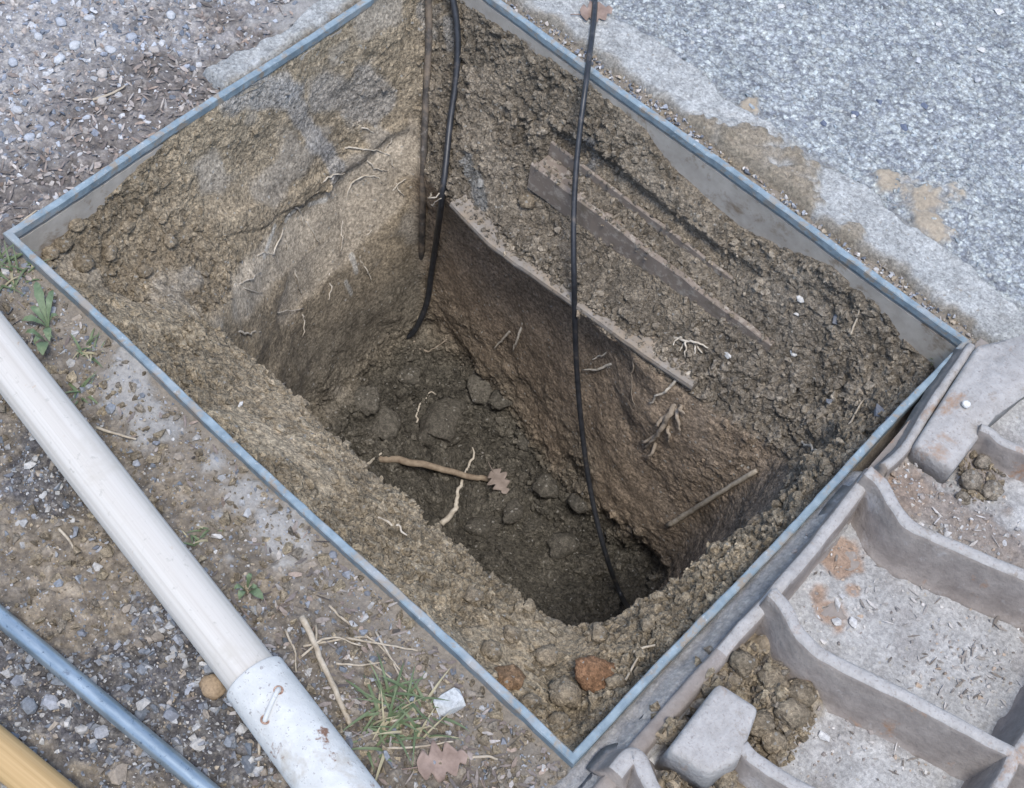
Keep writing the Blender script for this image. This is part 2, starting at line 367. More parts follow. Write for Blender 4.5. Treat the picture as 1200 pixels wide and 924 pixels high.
gx = axis_pts(-.72, .72, .00255); gy = axis_pts(-.70, .86, .00255)
GX, GY = np.meshgrid(gx, gy, indexing='ij')
GP = np.column_stack([GX.ravel(), GY.ravel(), np.zeros(GX.size)])
gz, gc, gagg = ground_z(GP, col=True); GP[:, 2] = gz
gf = grid_faces(len(gx), len(gy))
inh = (np.abs(GP[:, 0]) < A - .0045) & (np.abs(GP[:, 1]) < B - .0045)
gf = gf[~inh[gf].any(1)]
used = np.zeros(len(GP), bool); used[gf.ravel()] = True; remap = np.cumsum(used) - 1
# cells that stick into the opening stay hidden inside the rail: snap them to the rail's middle
sx = np.clip(GP[:, 0], -A, A); 
ground = npmesh('ground', GP[used], remap[gf], M_GROUND, gc[used], extra={'agg': gagg[used]})
tag(ground, 'gravelly ground and worn grey asphalt around the pit', kind='structure')

# ------------------------------------------------------------------ the dug pit
CN = {'L': (-1, -1), 'F': (1, -1), 'R': (1, 1), 'B': (-1, 1)}
# each ring: per side a list of (fraction along the side, inset, z)
RINGS = [
 dict(LF=[(0, .006, -.05), (.1, .006, -.022), (.3, .006, -.012), (.8, .006, -.014), (1, .006, -.03)],
      FR=[(0, .006, -.03), (.1, .006, -.03), (.3, .006, -.018), (.8, .006, -.024), (1, .006, -.05)],
      RB=[(0, .006, -.05), (.06, .006, -.045), (.12, .006, -.02), (.22, .006, -.018), (.29, .006, -.04), (.36, .006, -.055), (.44, .006, -.05), (.5, .006, -.04), (.56, .006, -.018), (.66, .006, -.008), (.8, .006, -.016), (1, .006, -.03)],
      BL=[(0, .006, -.02), (.15, .006, -.003), (.62, .006, -.002), (.74, .006, -.014), (.84, .006, -.03), (1, .006, -.045)]),
 dict(LF=[(0, .05, -.075), (.2, .04, -.045), (.5, .045, -.045), (.8, .045, -.045), (1, .045, -.055)],
      FR=[(0, .045, -.055), (.3, .024, -.042), (.7, .024, -.045), (1, .05, -.085)],
      RB=[(0, .05, -.085), (.3, .05, -.09), (.6, .06, -.085), (1, .045, -.1)],
      BL=[(0, .04, -.1), (.3, .022, -.09), (.6, .03, -.08), (.85, .045, -.085), (1, .05, -.075)]),
 dict(LF=[(0, .115, -.115), (.15, .112, -.10), (.35, .104, -.085), (.65, .1, -.08), (.9, .105, -.08), (1, .12, -.085)],
      FR=[(0, .09, -.085), (.12, .068, -.08), (.35, .052, -.075), (.7, .042, -.085), (1, .075, -.17)],
      RB=[(0, .115, -.17), (.25, .132, -.172), (.45, .142, -.166), (.7, .14, -.166), (.9, .125, -.18), (1, .09, -.21)],
      BL=[(0, .07, -.21), (.25, .045, -.2), (.5, .06, -.2), (.75, .095, -.165), (.9, .12, -.13), (1, .125, -.115)]),
 dict(LF=[(0, .135, -.22), (.3, .115, -.2), (.7, .11, -.2), (1, .125, -.2)],
      FR=[(0, .1, -.2), (.35, .064, -.2), (.7, .06, -.22), (1, .1, -.27)],
      RB=[(0, .14, -.27), (.25, .145, -.24), (.4, .122, -.215), (.7, .106, -.215), (1, .1, -.3)],
      BL=[(0, .085, -.3), (.3, .075, -.3), (.6, .085, -.3), (.85, .12, -.25), (1, .135, -.22)]),
 dict(LF=[(0, .14, -.49), (.5, .12, -.5), (1, .135, -.5)],
      FR=[(0, .11, -.5), (.5, .1, -.5), (1, .14, -.49)],
      RB=[(0, .165, -.49), (.3, .16, -.49), (.6, .122, -.5), (1, .105, -.49)],
      BL=[(0, .115, -.49), (.4, .11, -.49), (.8, .13, -.5), (1, .14, -.49)]),
 dict(LF=[(0, .19, -.54), (1, .19, -.55)], FR=[(0, .19, -.55), (1, .2, -.53)], RB=[(0, .2, -.53), (1, .17, -.525)], BL=[(0, .18, -.525), (1, .19, -.54)]),
 dict(LF=[(0, .285, -.55), (1, .285, -.55)], FR=[(0, .357, -.55), (1, .357, -.55)], RB=[(0, .285, -.55), (1, .285, -.55)], BL=[(0, .357, -.55), (1, .357, -.55)]),
]
SIDES = (('LF', 'L', 'F'), ('FR', 'F', 'R'), ('RB', 'R', 'B'), ('BL', 'B', 'L'))
NS = dict(LF=270, FR=220, RB=390, BL=310); NTOT = sum(NS.values())
def ring_pts(rg):
    cor = {}
    ins = lambda s, q: np.interp(q, [e[0] for e in rg[s]], [e[1] for e in rg[s]])
    cor['L'] = (-A + ins('BL', 1), -B + ins('LF', 0)); cor['F'] = (A - ins('FR', 0), -B + ins('LF', 1))
    cor['R'] = (A - ins('FR', 1), B - ins('RB', 0)); cor['B'] = (-A + ins('BL', 0), B - ins('RB', 1))
    out = []
    for s, c0, c1 in SIDES:
        q = np.arange(NS[s]) / NS[s]; i = ins(s, q); z = np.interp(q, [e[0] for e in rg[s]], [e[2] for e in rg[s]])
        p0, p1 = np.array(cor[c0]), np.array(cor[c1]); xy = p0 + q[:, None] * (p1 - p0)
        if s == 'LF': xy[:, 1] = -B + i
        if s == 'FR': xy[:, 0] = A - i
        if s == 'RB': xy[:, 1] = B - i
        if s == 'BL': xy[:, 0] = -A + i
        out.append(np.column_stack([xy, z]))
    return np.vstack(out)
def csmooth(a, sig):
    if sig <= 0: return a
    k = np.arange(-int(3 * sig), int(3 * sig) + 1); g = np.exp(-.5 * (k / sig) ** 2); g /= g.sum()
    return sum(np.roll(a, kk, axis=0) * gg for kk, gg in zip(k, g))
rings = [csmooth(ring_pts(r), s) for r, s in zip(RINGS, (0, 6, 10, 14, 16, 22, 22))]
z0 = csmooth(rings[0][:, 2:], 2); rings[0][:, 2:] = z0
NT = (66, 100, 56, 130, 70, 30)
rows = []; tval = []
Q = [2 * rings[0] - rings[1]] + rings + [rings[-1]]
for i in range(6):
    for t in np.linspace(0, 1, NT[i], endpoint=False):
        a, b, c, d = Q[i], Q[i + 1], Q[i + 2], Q[i + 3]; tt = .6
        m0 = (c - a) * tt * .5; m1 = (d - b) * tt * .5
        rows.append((2 * t ** 3 - 3 * t * t + 1) * b + (t ** 3 - 2 * t * t + t) * m0 + (-2 * t ** 3 + 3 * t * t) * c + (t ** 3 - t * t) * m1)
        tval.append(i + t)
rows.append(rings[-1]); tval.append(6.0)
PB = np.stack(rows, 1)                       # (s, t, 3)
nS, nT = PB.shape[:2]; tval = np.array(tval)
du = np.roll(PB, -1, 0) - np.roll(PB, 1, 0); dv = np.gradient(PB, axis=1)
NB = np.cross(dv, du); NB /= np.linalg.norm(NB, axis=2)[:, :, None] + 1e-12
if NB[:, -20, 2].mean() < 0: NB = -NB
P = PB.reshape(-1, 3).copy(); N = NB.reshape(-1, 3); T = np.tile(tval, nS)
sid = np.repeat(np.concatenate([np.full(NS[s], k) for k, (s, _, _) in enumerate(SIDES)]), nT)
def sidew(k, sig=10):
    v = csmooth(np.concatenate([np.full(NS[s], float(j == k)) for j, (s, _, _) in enumerate(SIDES)])[:, None], sig)[:, 0]
    return np.repeat(v, nT)
wLF, wFR, wRB, wBL = (sidew(k) for k in range(4))
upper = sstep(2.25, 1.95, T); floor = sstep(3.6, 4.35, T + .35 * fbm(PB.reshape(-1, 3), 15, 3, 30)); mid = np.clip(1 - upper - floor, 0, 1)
nearL = np.clip(sstep(-.1, -.26, P[:, 0]) * sstep(-.02, -.16, P[:, 1]), 0, 1)
nearR = sstep(.08, .24, P[:, 0]) * sstep(-.05, .12, P[:, 1])
# crumble weight
cr = upper * (wRB * 1.0 + wFR * .85 + wLF * .8 + wBL * .3) + mid * (wRB * .2 + wFR * .4 + wLF * .3 + wBL * .12) + floor * 1.0
cr = np.maximum(cr, nearL * upper * .9); cr = np.maximum(cr, nearR * (.95 * upper + .35 * mid))
patch = fbm(P, 13, 3, 31)
cr = np.clip(cr * (1 + .55 * patch), .04, 1.15)
smooth_patch = sstep(.18, .42, fbm(P, 16, 3, 33)) * (1 - floor) * (.35 + .5 * wBL + .4 * wLF)
cr = cr * (1 - .75 * smooth_patch)
# the smooth pale clay face that the spade left on the far left wall
cb = idx0 = np.arange(len(P)).reshape(nS, nT)[::6][:, ::6]
bvh0 = BVHTree.FromPolygons([tuple(v) for v in P[cb.ravel()].tolist()], grid_faces(*cb.shape, True).tolist())
def hit0(x, y):
    d = RC @ np.array([(x - 600) / FPX, -(y - 462) / FPX, -1.0]); d /= np.linalg.norm(d); return np.array(bvh0.ray_cast(V(CC), V(d))[0])
def near_line(px, rad, seed, wob=.5):
    pts = [hit0(*q) for q in px]; d = np.full(len(P), 9.); nz = fbm(P, 26, 3, seed)
    for a, b_ in zip(pts[:-1], pts[1:]):
        ab = b_ - a; t = np.clip(((P - a) @ ab) / (ab @ ab + 1e-12), 0, 1); d = np.minimum(d, np.linalg.norm(P - (a + t[:, None] * ab), axis=1))
    return sstep(1.15, .7, d / rad + nz * wob)
clayface = np.maximum(near_line([(290, 345), (330, 300), (385, 255), (430, 215), (465, 185)], .034, 34, .35), near_line([(340, 350), (400, 290), (450, 240)], .03, 35, .35))
ridge = near_line([(250, 270), (310, 250), (360, 225), (410, 190), (470, 150)], .012, 36, .6) * (1 - clayface)
cr = cr * (1 - .92 * clayface)
Wp = P + np.stack([fbm(P, 70, 3, 41 + i) for i in range(3)], 1) * .007 + np.stack([vnoise(P, 260, 47 + i) for i in range(3)], 1) * .0022
big, idb = domes(Wp, .026, 51, .5); md, idm = domes(Wp, .0115, 52, .6); sm, ids = domes(Wp, .0062, 53, .7)
h = cr * (md * .55 + sm * .9) + np.clip(cr - .35, 0, 1) * big * .34 + cr * .003 * fbm(P, 130, 3, 59, .7)
h = h * sstep(0, .18, T) + .0012 * (cr + .2) * fbm(P, 160, 3, 60) + .006 * fbm(P, 20, 3, 61) * sstep(.05, .5, T)
h += floor * .032 * fbm(P, 10, 3, 62) + floor * big * .65
h -= cr * .006
h += mid * (1 - clayface) * (.0024 * (1 - .6 * wBL) * fbm(P, 55, 4, 64, .65)) + ridge * .005 - clayface * .003
h += clayface * .0012 * vnoise(np.column_stack([P[:, 1] * 4, P[:, 2] * .3, P[:, 0] * .3]), 60, 65)
# soil carved away around the steel channel
CH0, CH1 = at(624, 192, -.09), at(905, 405, -.108)
chd = (CH1 - CH0) / np.linalg.norm(CH1 - CH0); chs = np.array([-chd[1], chd[0], 0.]); chs /= np.linalg.norm(chs); chL = np.linalg.norm(CH1 - CH0)
if chs[1] < 0: chs = -chs
rel = P - CH0; cl_ = rel @ chd; cn_ = rel @ chs; wl_ = sstep(-.012, .006, cl_) * sstep(chL - .02, chL - .12, cl_) * (T < 2.0)
front = sstep(-.05, -.03, cn_) * sstep(.006, -.002, cn_); trough = sstep(-.002, .006, cn_) * sstep(.042, .034, cn_)
h = h * (1 - .55 * wl_ * (front + trough)) - wl_ * (front * (.016 - .008 * sstep(.1, .25, cl_)) + trough * (.003 + .5 * np.clip(cn_, 0, .05)))
# tool scrapes on the steep left wall
scr = (wBL * (mid + .4 * upper) + .5 * wLF * upper)
h += scr * .002 * vnoise(np.column_stack([P[:, 1] * 3, P[:, 2] * .25, P[:, 0] * .25]), 34, 63)
H2 = h.reshape(nS, nT); wsm = (np.clip(1 - cr * 2.0, 0, 1) * .9 * (1 - floor)).reshape(nS, nT)
Hb = H2.copy()
for _ in range(2):
    Hb = sum(np.roll(Hb, k, 0) for k in range(-4, 5)) / 9
    Hp = np.pad(Hb, ((0, 0), (4, 4)), mode='edge'); Hb = sum(Hp[:, k:k + nT] for k in range(9)) / 9
h = (H2 * (1 - wsm) + Hb * wsm).ravel()
P = P + N * h[:, None]
# colours
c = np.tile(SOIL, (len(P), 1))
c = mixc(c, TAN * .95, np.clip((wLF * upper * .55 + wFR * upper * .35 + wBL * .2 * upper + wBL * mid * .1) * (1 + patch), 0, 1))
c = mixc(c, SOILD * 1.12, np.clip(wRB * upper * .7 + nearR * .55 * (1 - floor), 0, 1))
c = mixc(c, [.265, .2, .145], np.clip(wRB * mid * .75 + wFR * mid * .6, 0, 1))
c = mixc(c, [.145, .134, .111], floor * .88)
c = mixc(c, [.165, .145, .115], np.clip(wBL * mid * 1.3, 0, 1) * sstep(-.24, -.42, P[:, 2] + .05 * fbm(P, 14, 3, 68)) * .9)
c = mixc(c, [.43, .37, .29], clayface * .85)
clay = smooth_patch * (1 - clayface) * (wBL * .9 + wRB * .35)
c = mixc(c, [.31, .285, .25], np.clip(clay, 0, 1) * .7)
# big grey wet-clay smears under the upper rim
def smear(pts, rad, colr, amt, seed):
    global c
    nz = fbm(P, 40, 3, seed)
    d = np.full(len(P), 9.)
    for (a, b_) in zip(pts[:-1], pts[1:]):
        ab = b_ - a; t = np.clip(((P - a) @ ab) / (ab @ ab + 1e-12), 0, 1)
        d = np.minimum(d, np.linalg.norm(P - (a + t[:, None] * ab), axis=1))
    wgt = sstep(1.2, .6, d / rad + nz * .7) * amt
    c = mixc(c, colr, wgt)
idx = np.arange(len(P)).reshape(nS, nT)
us, ut = idx[::3], None
sub = idx[::3][:, ::3]; subP = P[sub.ravel()]; ns2, nt2 = sub.shape
bvh = BVHTree.FromPolygons([tuple(v) for v in subP.tolist()], grid_faces(ns2, nt2, True).tolist())
def hit(x, y, lift=0.0):
    """pixel direction -> first point on the pit's soil, lifted along the surface normal"""
    d = RC @ np.array([(x - 600) / FPX, -(y - 462) / FPX, -1.0]); d /= np.linalg.norm(d)
    loc, nor, _, _ = bvh.ray_cast(V(CC), V(d))
    if loc is None: return at(x, y, -.01)
    n = np.array(nor); n = n if n @ d < 0 else -n
    return np.array(loc) + n * lift
def hitn(x, y):
    d = RC @ np.array([(x - 600) / FPX, -(y - 462) / FPX, -1.0]); d /= np.linalg.norm(d)
    loc, nor, _, _ = bvh.ray_cast(V(CC), V(d)); n = np.array(nor); return n if n @ d < 0 else -n
GREY = [.36, .345, .325]
smear([hit(270, 105), hit(310, 110), hit(335, 108)], .022, GREY, .85, 71)
smear([hit(330, 95), hit(370, 165), hit(385, 180)], .012, GREY, .7, 72)
smear([hit(380, 110), hit(440, 120), hit(430, 95)], .026, [.34, .325, .305], .6, 73)
smear([hit(385, 180), hit(395, 205)], .012, GREY, .8, 74)
smear([hit(500, 5), hit(505, 40)], .012, GREY, .6, 75); smear([hit(525, 25), hit(528, 55)], .008, GREY, .7, 76)
smear([hit(548, 185), hit(565, 240)], .009, [.25, .25, .24], .85, 77)
smear([hit(692, 170), hit(690, 200)], .009, [.25, .25, .25], .85, 78)
for q in ([(310, 300), (322, 265)], [(335, 258), (352, 243)], [(362, 240), (382, 234)], [(405, 330), (412, 345)], [(412, 300), (418, 320)]):
    smear([hit(*q[0]), hit(*q[1])], .0035, [.42, .4, .36], .85, 79)
c = c * (1 + np.clip(cr, 0, 1) [:, None] * ((idm * .28 + ids * .3 + idb * .2) - .36)[:, None])
c = c * (1 + .22 * fbm(P, 30, 3, 81))[:, None]
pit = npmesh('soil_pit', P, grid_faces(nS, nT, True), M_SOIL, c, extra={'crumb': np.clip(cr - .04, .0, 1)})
tag(pit, 'dug earth pit with crumbly banks, scraped walls and lumpy damp floor', kind='structure')

# ------------------------------------------------------------------ steel frame round the opening
fr = empty('manhole_frame', (0, 0, -.07))
tag(fr, 'rectangular worn steel frame lining the rim of the dug pit', 'frame')
RW = .0072
def rail(axis, sgn, half, other, plate, nm, mat, prof):
    ts = np.linspace(-1, 1, 70); prof = np.array(prof); m = len(prof); v = []
    for t in ts:
        for (n, z) in prof:
            tc = t * (half + n); nc = sgn * (other + n)
            wob = .0012 * math.sin(t * 5 + other * 20 + sgn)
            v.append((tc, nc + wob * (1 - abs(t) ** 6), z) if axis == 'x' else (nc + wob * (1 - abs(t) ** 6), tc, z))
    v = np.array(v); v += np.stack([fbm(v, 110, 2, 90 + i) for i in range(3)], 1) * .0006
    bm = bmesh.new(); bv = [bm.verts.new(p) for p in v]
    for i in range(len(ts) - 1):
        for j in range(m): bm.faces.new([bv[i * m + j], bv[i * m + (j + 1) % m], bv[(i + 1) * m + (j + 1) % m], bv[(i + 1) * m + j]])
    bm.faces.new(bv[:m]); bm.faces.new(bv[-m:][::-1])
    o = bmobj(nm, bm, mat, smooth=False); adopt(o, fr); return o
TOP = [(-RW, -.006), (-RW, .0018), (-RW + .001, .0028), (-.001, .0028), (0, .0018), (0, -.012), (-RW + .003, -.012)]
TOPW = [(-RW, -.006), (-RW, .0005), (-RW + .002, .003), (-.002, .003), (0, 0), (0, -.012), (-RW + .003, -.012)]
for ax, sg, hf, ot in (('x', -1, A, B), ('x', 1, A, B), ('y', 1, B, A), ('y', -1, B, A)):
    rail(ax, sg, hf, ot, True, 'rail', M_STEEL, TOP)
    rail(ax, sg, hf, ot, True, 'side_plate', M_PLATE, [(-RW + .0012, -.085), (-RW + .0012, -.0122), (-.0012, -.0122), (-.0012, -.085)])

# ------------------------------------------------------------------ concrete collar along the back edge, mortar at the far corner
def strip(name, x0, x1, w0, w1, along, seed, label, cat, edge_amp=.014, top=.002, sandpts=()):
    n1 = int(abs(x1 - x0) / .0026); n2 = int((w1 - w0) / .0024) + 12
    S = np.linspace(x0, x1, n1); W = np.linspace(0, 1, n2); SS, WW = np.meshgrid(S, W, indexing='ij')
    e = fbm(np.column_stack([S, S * 0, S * 0]), 18, 4, seed) * edge_amp + fbm(np.column_stack([S, S * 0, S * 0 + 3]), 90, 3, seed) * .002
    e2 = fbm(np.column_stack([S, S * 0 + 5, S * 0]), 24, 4, seed + 1) * edge_amp * .5
    lo = w0 + e2[:, None]; hi = w1 + e[:, None]
    CR = lo + (hi - lo) * WW
    Pp = np.stack([SS, CR], -1)
    xy = Pp.reshape(-1, 2) if along == 'x' else np.column_stack([-Pp[:, :, 1].ravel(), Pp[:, :, 0].ravel()])
    p3 = np.column_stack([xy, np.zeros(len(xy))])
    din = np.minimum((CR - lo), (hi - CR)).ravel()
    z = top - .018 * (1 - sstep(-.001, .012, din)) + .0028 * fbm(p3, 35, 4, seed + 3) + .0012 * fbm(p3, 150, 3, seed + 4)
    pit_ = sstep(.35, .6, fbm(p3, 70, 3, seed + 6)); z -= pit_ * .0012
    ends = np.minimum(SS - min(x0, x1), max(x0, x1) - SS).ravel(); z -= .022 * (1 - sstep(0, .008, ends))
    cc = np.tile(np.array([.42, .425, .415]), (len(p3), 1)); cc = cc * (1 + .3 * fbm(p3, 60, 4, seed + 5))[:, None]
    cc = mixc(cc, [.26, .22, .165], sstep(.018, .003, (CR - lo).ravel() + .01 * fbm(p3, 50, 3, seed + 8)) * .8)
    for (px, py, rad) in sandpts:
        q = at(px, py, .006)[:2]; d = np.hypot(p3[:, 0] - q[0], p3[:, 1] - q[1]) / (rad * .00072) + fbm(p3, 40, 3, seed + 7) * .9 + .5 * fbm(p3, 170, 3, seed + 17)
        wgt = sstep(1.3, .6, d); z += wgt * (.004 + .0015 * fbm(p3, 120, 3, seed + 9)); cc = mixc(cc, SANDC * .8, wgt * .9)
    p3[:, 2] = z
    o = npmesh(name, p3, grid_faces(n1, n2), M_CONC, cc)
    return tag(o, label, cat)
strip('concrete_collar', -.36, .62, .300, .375, 'x', 101, 'pale rough concrete collar with patches of sand beside the asphalt', 'concrete strip',
      sandpts=[(890, 185, 44), (925, 205, 36), (865, 165, 34), (835, 150, 22), (940, 225, 22), (815, 140, 14), (1000, 268, 14)])
strip('mortar_edging', -.02, .35, .3545, .39, 'y', 131, 'thin grey mortar edging along the frame beside the leaf litter', 'mortar', .016, .0045)

# ------------------------------------------------------------------ loose stones (stuff): merged convex rocks
def rock_bases(n, npts, seed):
    r = np.random.default_rng(seed); out = []
    for _ in range(n):
        p = r.normal(size=(npts, 3)); p /= np.linalg.norm(p, axis=1)[:, None]; p *= r.uniform(.75, 1.0, (npts, 1))
        bm = bmesh.new(); [bm.verts.new(q) for q in p]; res = bmesh.ops.convex_hull(bm, input=bm.verts[:])
        bmesh.ops.delete(bm, geom=[v for v in bm.verts if not v.link_faces], context='VERTS')
        bmesh.ops.triangulate(bm, faces=bm.faces[:]); bm.verts.index_update()
        out.append((np.array([v.co[:] for v in bm.verts]), np.array([[v.index for v in f.verts] for f in bm.faces]))); bm.free()
    return out
ROCKS = rock_bases(14, 13, 5); CRUMB = rock_bases(16, 10, 6)
def ico(sub):
    bm = bmesh.new(); bmesh.ops.create_icosphere(bm, subdivisions=sub, radius=1)
    v = np.array([q.co[:] for q in bm.verts]); f = np.array([[q.index for q in k.verts] for k in bm.faces]); bm.free(); return v, f
ICO1, ICO2, ICO3 = ico(1), ico(2), ico(3)
def clod_bases(base, n, seed, amp=.35, sc=1.6):
    out = []
    for k in range(n):
        v, f = base; o = v + [k * 7.3, seed, 0]
        r = 1 + amp * fbm(o, sc, 3, seed + k) * 1.6
        out.append((v * r[:, None], f))
    return out
CLODS1 = clod_bases(ICO1, 8, 3, .4); CLODS2 = clod_bases(ICO2, 8, 4, .42, 1.9)
def rotm(rr, full=True):
    if full:
        q = rr.normal(size=4); q /= np.linalg.norm(q); w_, x, y, z = q
        return np.array([[1 - 2 * (y * y + z * z), 2 * (x * y - z * w_), 2 * (x * z + y * w_)], [2 * (x * y + z * w_), 1 - 2 * (x * x + z * z), 2 * (y * z - x * w_)], [2 * (x * z - y * w_), 2 * (y * z + x * w_), 1 - 2 * (x * x + y * y)]])
    a = rr.uniform(0, 6.283); return np.array([[math.cos(a), -math.sin(a), 0], [math.sin(a), math.cos(a), 0], [0, 0, 1]])
def scatter(name, bases, pos, size, cols, mat, label, flat=(.5, .9), smooth=False, full=True, seed=1, sink=.25):
    rr = np.random.default_rng(seed); VV = []; FF = []; CCc = []; off = 0
    for p, s, cl in zip(pos, size, cols):
        v, f = bases[rr.integers(len(bases))]
        v = v * np.array([1, rr.uniform(.6, 1), rr.uniform(*flat)]) * s
        R_ = rotm(rr, False) @ (rotm(np.random.default_rng(rr.integers(1e9)), True) if full else np.eye(3)); v = v @ R_.T
        v = v + p; v[:, 2] += s * (.4 - sink)
        VV.append(v); FF.append(f + off); off += len(v); CCc.append(np.tile(cl, (len(v), 1)))
    o = npmesh(name, np.vstack(VV), np.vstack(FF), mat, np.vstack(CCc), smooth)
    return tag(o, label, kind='stuff')
PAL_GREY = np.array([[.34, .36, .39], [.24, .26, .3], [.42, .43, .44], [.18, .2, .23], [.37, .34, .31], [.5, .49, .47], [.3, .26, .23], [.13, .145, .17]])
PAL_DARK = np.array([[.2, .215, .235], [.14, .155, .175], [.27, .28, .3], [.32, .32, .315], [.25, .215, .175], [.18, .19, .21], [.36, .35, .33]])
def in_pit(p, m=.004): return (np.abs(p[:, 0]) < A + m) & (np.abs(p[:, 1]) < B + m)
def under_cover(p): return (p[:, 0] > A) & (p[:, 1] < .30)
def sample(n, x0, x1, y0, y1, seed, dens):
    r = np.random.default_rng(seed); p = np.column_stack([r.uniform(x0, x1, n), r.uniform(y0, y1, n), np.zeros(n)])
    p = p[~in_pit(p) & ~under_cover(p)]; z = zones(p); k = r.uniform(size=len(p)) < dens(p, z); p = p[k]; p[:, 2] = ground_z(p); return p
def pick(pal, n, seed, var=.2):
    r = np.random.default_rng(seed); return pal[r.integers(len(pal), size=n)] * r.uniform(1 - var, 1 + var, (n, 1))
def psize(n, lo, hi, seed, pw=2.5): return lo + (hi - lo) * np.random.default_rng(seed).uniform(size=n) ** pw
p = sample(9000, -.7, .72, .36, .85, 201, lambda p, z: z[0] * (1 - .7 * z[4]) * .72)
scatter('road_gravel', ROCKS, p, psize(len(p), .0018, .0052, 202, 2.2), pick(PAL_GREY * [.53, .56, .54] + ASPH * .42, len(p), 203), M_STONE, 'small grey stones set in the worn asphalt', (.35, .7), seed=204, sink=.42)
p = sample(15000, -.72, -.36, -.32, .5, 211, lambda p, z: z[2] * (1 - .55 * z[3]) * (1 - .8 * z[5]) * .75)
scatter('pale_gravel', ROCKS, p, psize(len(p), .0012, .0062, 212, 3.2), pick(np.minimum(PAL_GREY, .42) * 1.08, len(p), 213), M_STONE, 'pale grey gravel among dead leaves beyond the pit', (.4, .8), seed=214, sink=.3)
p = sample(17000, -.72, .45, -.7, -.29, 221, lambda p, z: np.clip(.34 + .75 * z[7] - .2 * z[6] - .2 * z[5], .06, 1))
scatter('dark_gravel', ROCKS, p, psize(len(p), .0013, .0072, 222, 3.2), pick(PAL_DARK, len(p), 223), M_STONE, 'angular blue-grey gravel scattered around the tool handles', (.45, .85), seed=224, sink=.28)
p = sample(26000, -.6, .42, -.66, -.29, 225, lambda p, z: np.clip(.55 + .3 * z[7] - .2 * z[5], .06, 1) * sstep(-.7, -.55, p[:, 1] - .35 * p[:, 0]))
scatter('fine_grit', CRUMB, p, psize(len(p), .0007, .0026, 226, 1.8), pick(np.vstack([PAL_DARK * 1.15, [[.34, .29, .22], [.3, .25, .19]]]), len(p), 227), M_STONE, 'fine grit between the larger gravel around the handles', (.5, .9), seed=228, sink=.2)
p = sample(2600, -.36, .44, .289, .318, 229, lambda p, z: .8)
scatter('rail_crumbs', CRUMB, p + np.array([0, 0, .002]), psize(len(p), .0008, .0042, 230, 2.5), pick(np.vstack([PAL_GREY, [SOIL, SOIL * .8, SANDC]]), len(p), 235), M_STONE, 'crumbs and grit in the gap between back rail and collar', (.5, .9), seed=236, sink=.2)
# soil crumbs on the foreground ground
p = sample(16000, -.5, .44, -.66, -.289, 231, lambda p, z: np.clip(.4 + .4 * sstep(.1, .3, p[:, 0]) + .2 * z[6] - .6 * z[7], .02, 1) * sstep(-.66, -.4, p[:, 1]))
scatter('soil_crumbs', CRUMB, p, psize(len(p), .0012, .0085, 232, 4.5), pick(np.array([SOIL, SOIL * .8, TAN * .9, SOILD * 1.1]), len(p), 233), M_CLOD, 'soil crumbs strewn beside the frame near the grass', (.7, 1), False, seed=234)
# crumbs in the pit
r = np.random.default_rng(240); cand = r.integers(len(P), size=220000)
acc = r.uniform(size=len(cand)) < np.clip(cr[cand] - .25, 0, 1) * sstep(.1, .3, T[cand]) * sstep(5.9, 5.2, T[cand]) * np.clip(N[cand][:, 2] * 1.2 + .15, 0, 1) * (1 - .1 * floor[cand])
acc &= ~((T[cand] > 2.1) & ((sid[cand] == 0) | (sid[cand] == 1)))
ci = cand[acc][:19000]
scatter('pit_crumbs', CRUMB, P[ci], psize(len(ci), .0011, .0075, 241, 5.0), c[ci] * r.uniform(.85, 1.35, (len(ci), 1)), M_CLOD, 'loose soil crumbs lying on the banks of the pit', (.7, 1), False, seed=242, sink=.3)

# ------------------------------------------------------------------ leaf litter and straw (stuff)
def chips(name, p, ln, wd, cols, label, seed, tilt=.5):
    rr = np.random.default_rng(seed); VV = []; FF = []; CC_ = []; off = 0
    quad = np.array([[0, 1, 4, 3], [1, 2, 5, 4]])
    for q, l, w_, cl in zip(p, ln, wd, cols):
        cu = rr.uniform(-.25, .5) * l
        v = np.array([[-l, -w_ * .5, cu * .4], [0, -w_, 0], [l, -w_ * .3, cu * .5], [-l, w_ * .4, cu * .3], [0, w_, .15 * w_], [l, w_ * .4, cu * .4]])
        a, b_, g = rr.uniform(0, 6.28), rr.normal() * tilt, rr.normal() * tilt
        Rz = np.array([[math.cos(a), -math.sin(a), 0], [math.sin(a), math.cos(a), 0], [0, 0, 1]])
        Rx = np.array([[1, 0, 0], [0, math.cos(b_), -math.sin(b_)], [0, math.sin(b_), math.cos(b_)]])
        Ry = np.array([[math.cos(g), 0, math.sin(g)], [0, 1, 0], [-math.sin(g), 0, math.cos(g)]])
        VV.append(v @ (Rz @ Rx @ Ry).T + q + [0, 0, .0025]); FF.append(quad + off); off += 6; CC_.append(np.tile(cl, (6, 1)))
    o = npmesh(name, np.vstack(VV), np.vstack(FF), M_LITTER, np.vstack(CC_)); return tag(o, label, kind='stuff')
PAL_LIT = np.array([[.25, .21, .185], [.18, .15, .135], [.3, .265, .24], [.22, .19, .17], [.36, .33, .3], [.14, .12, .105], [.28, .22, .18]])
p = sample(11000, -.72, -.36, -.34, .42, 251, lambda p, z: z[2] * (.1 + .6 * z[3]) * (1 - .8 * z[5]) * .75)
n = len(p); chips('leaf_litter', p, psize(n, .0018, .0075, 252, 2.4), psize(n, .0008, .0026, 253, 1.8), pick(PAL_LIT, n, 254, .3), 'crumbled brown leaf litter along the far left of the frame', 255)
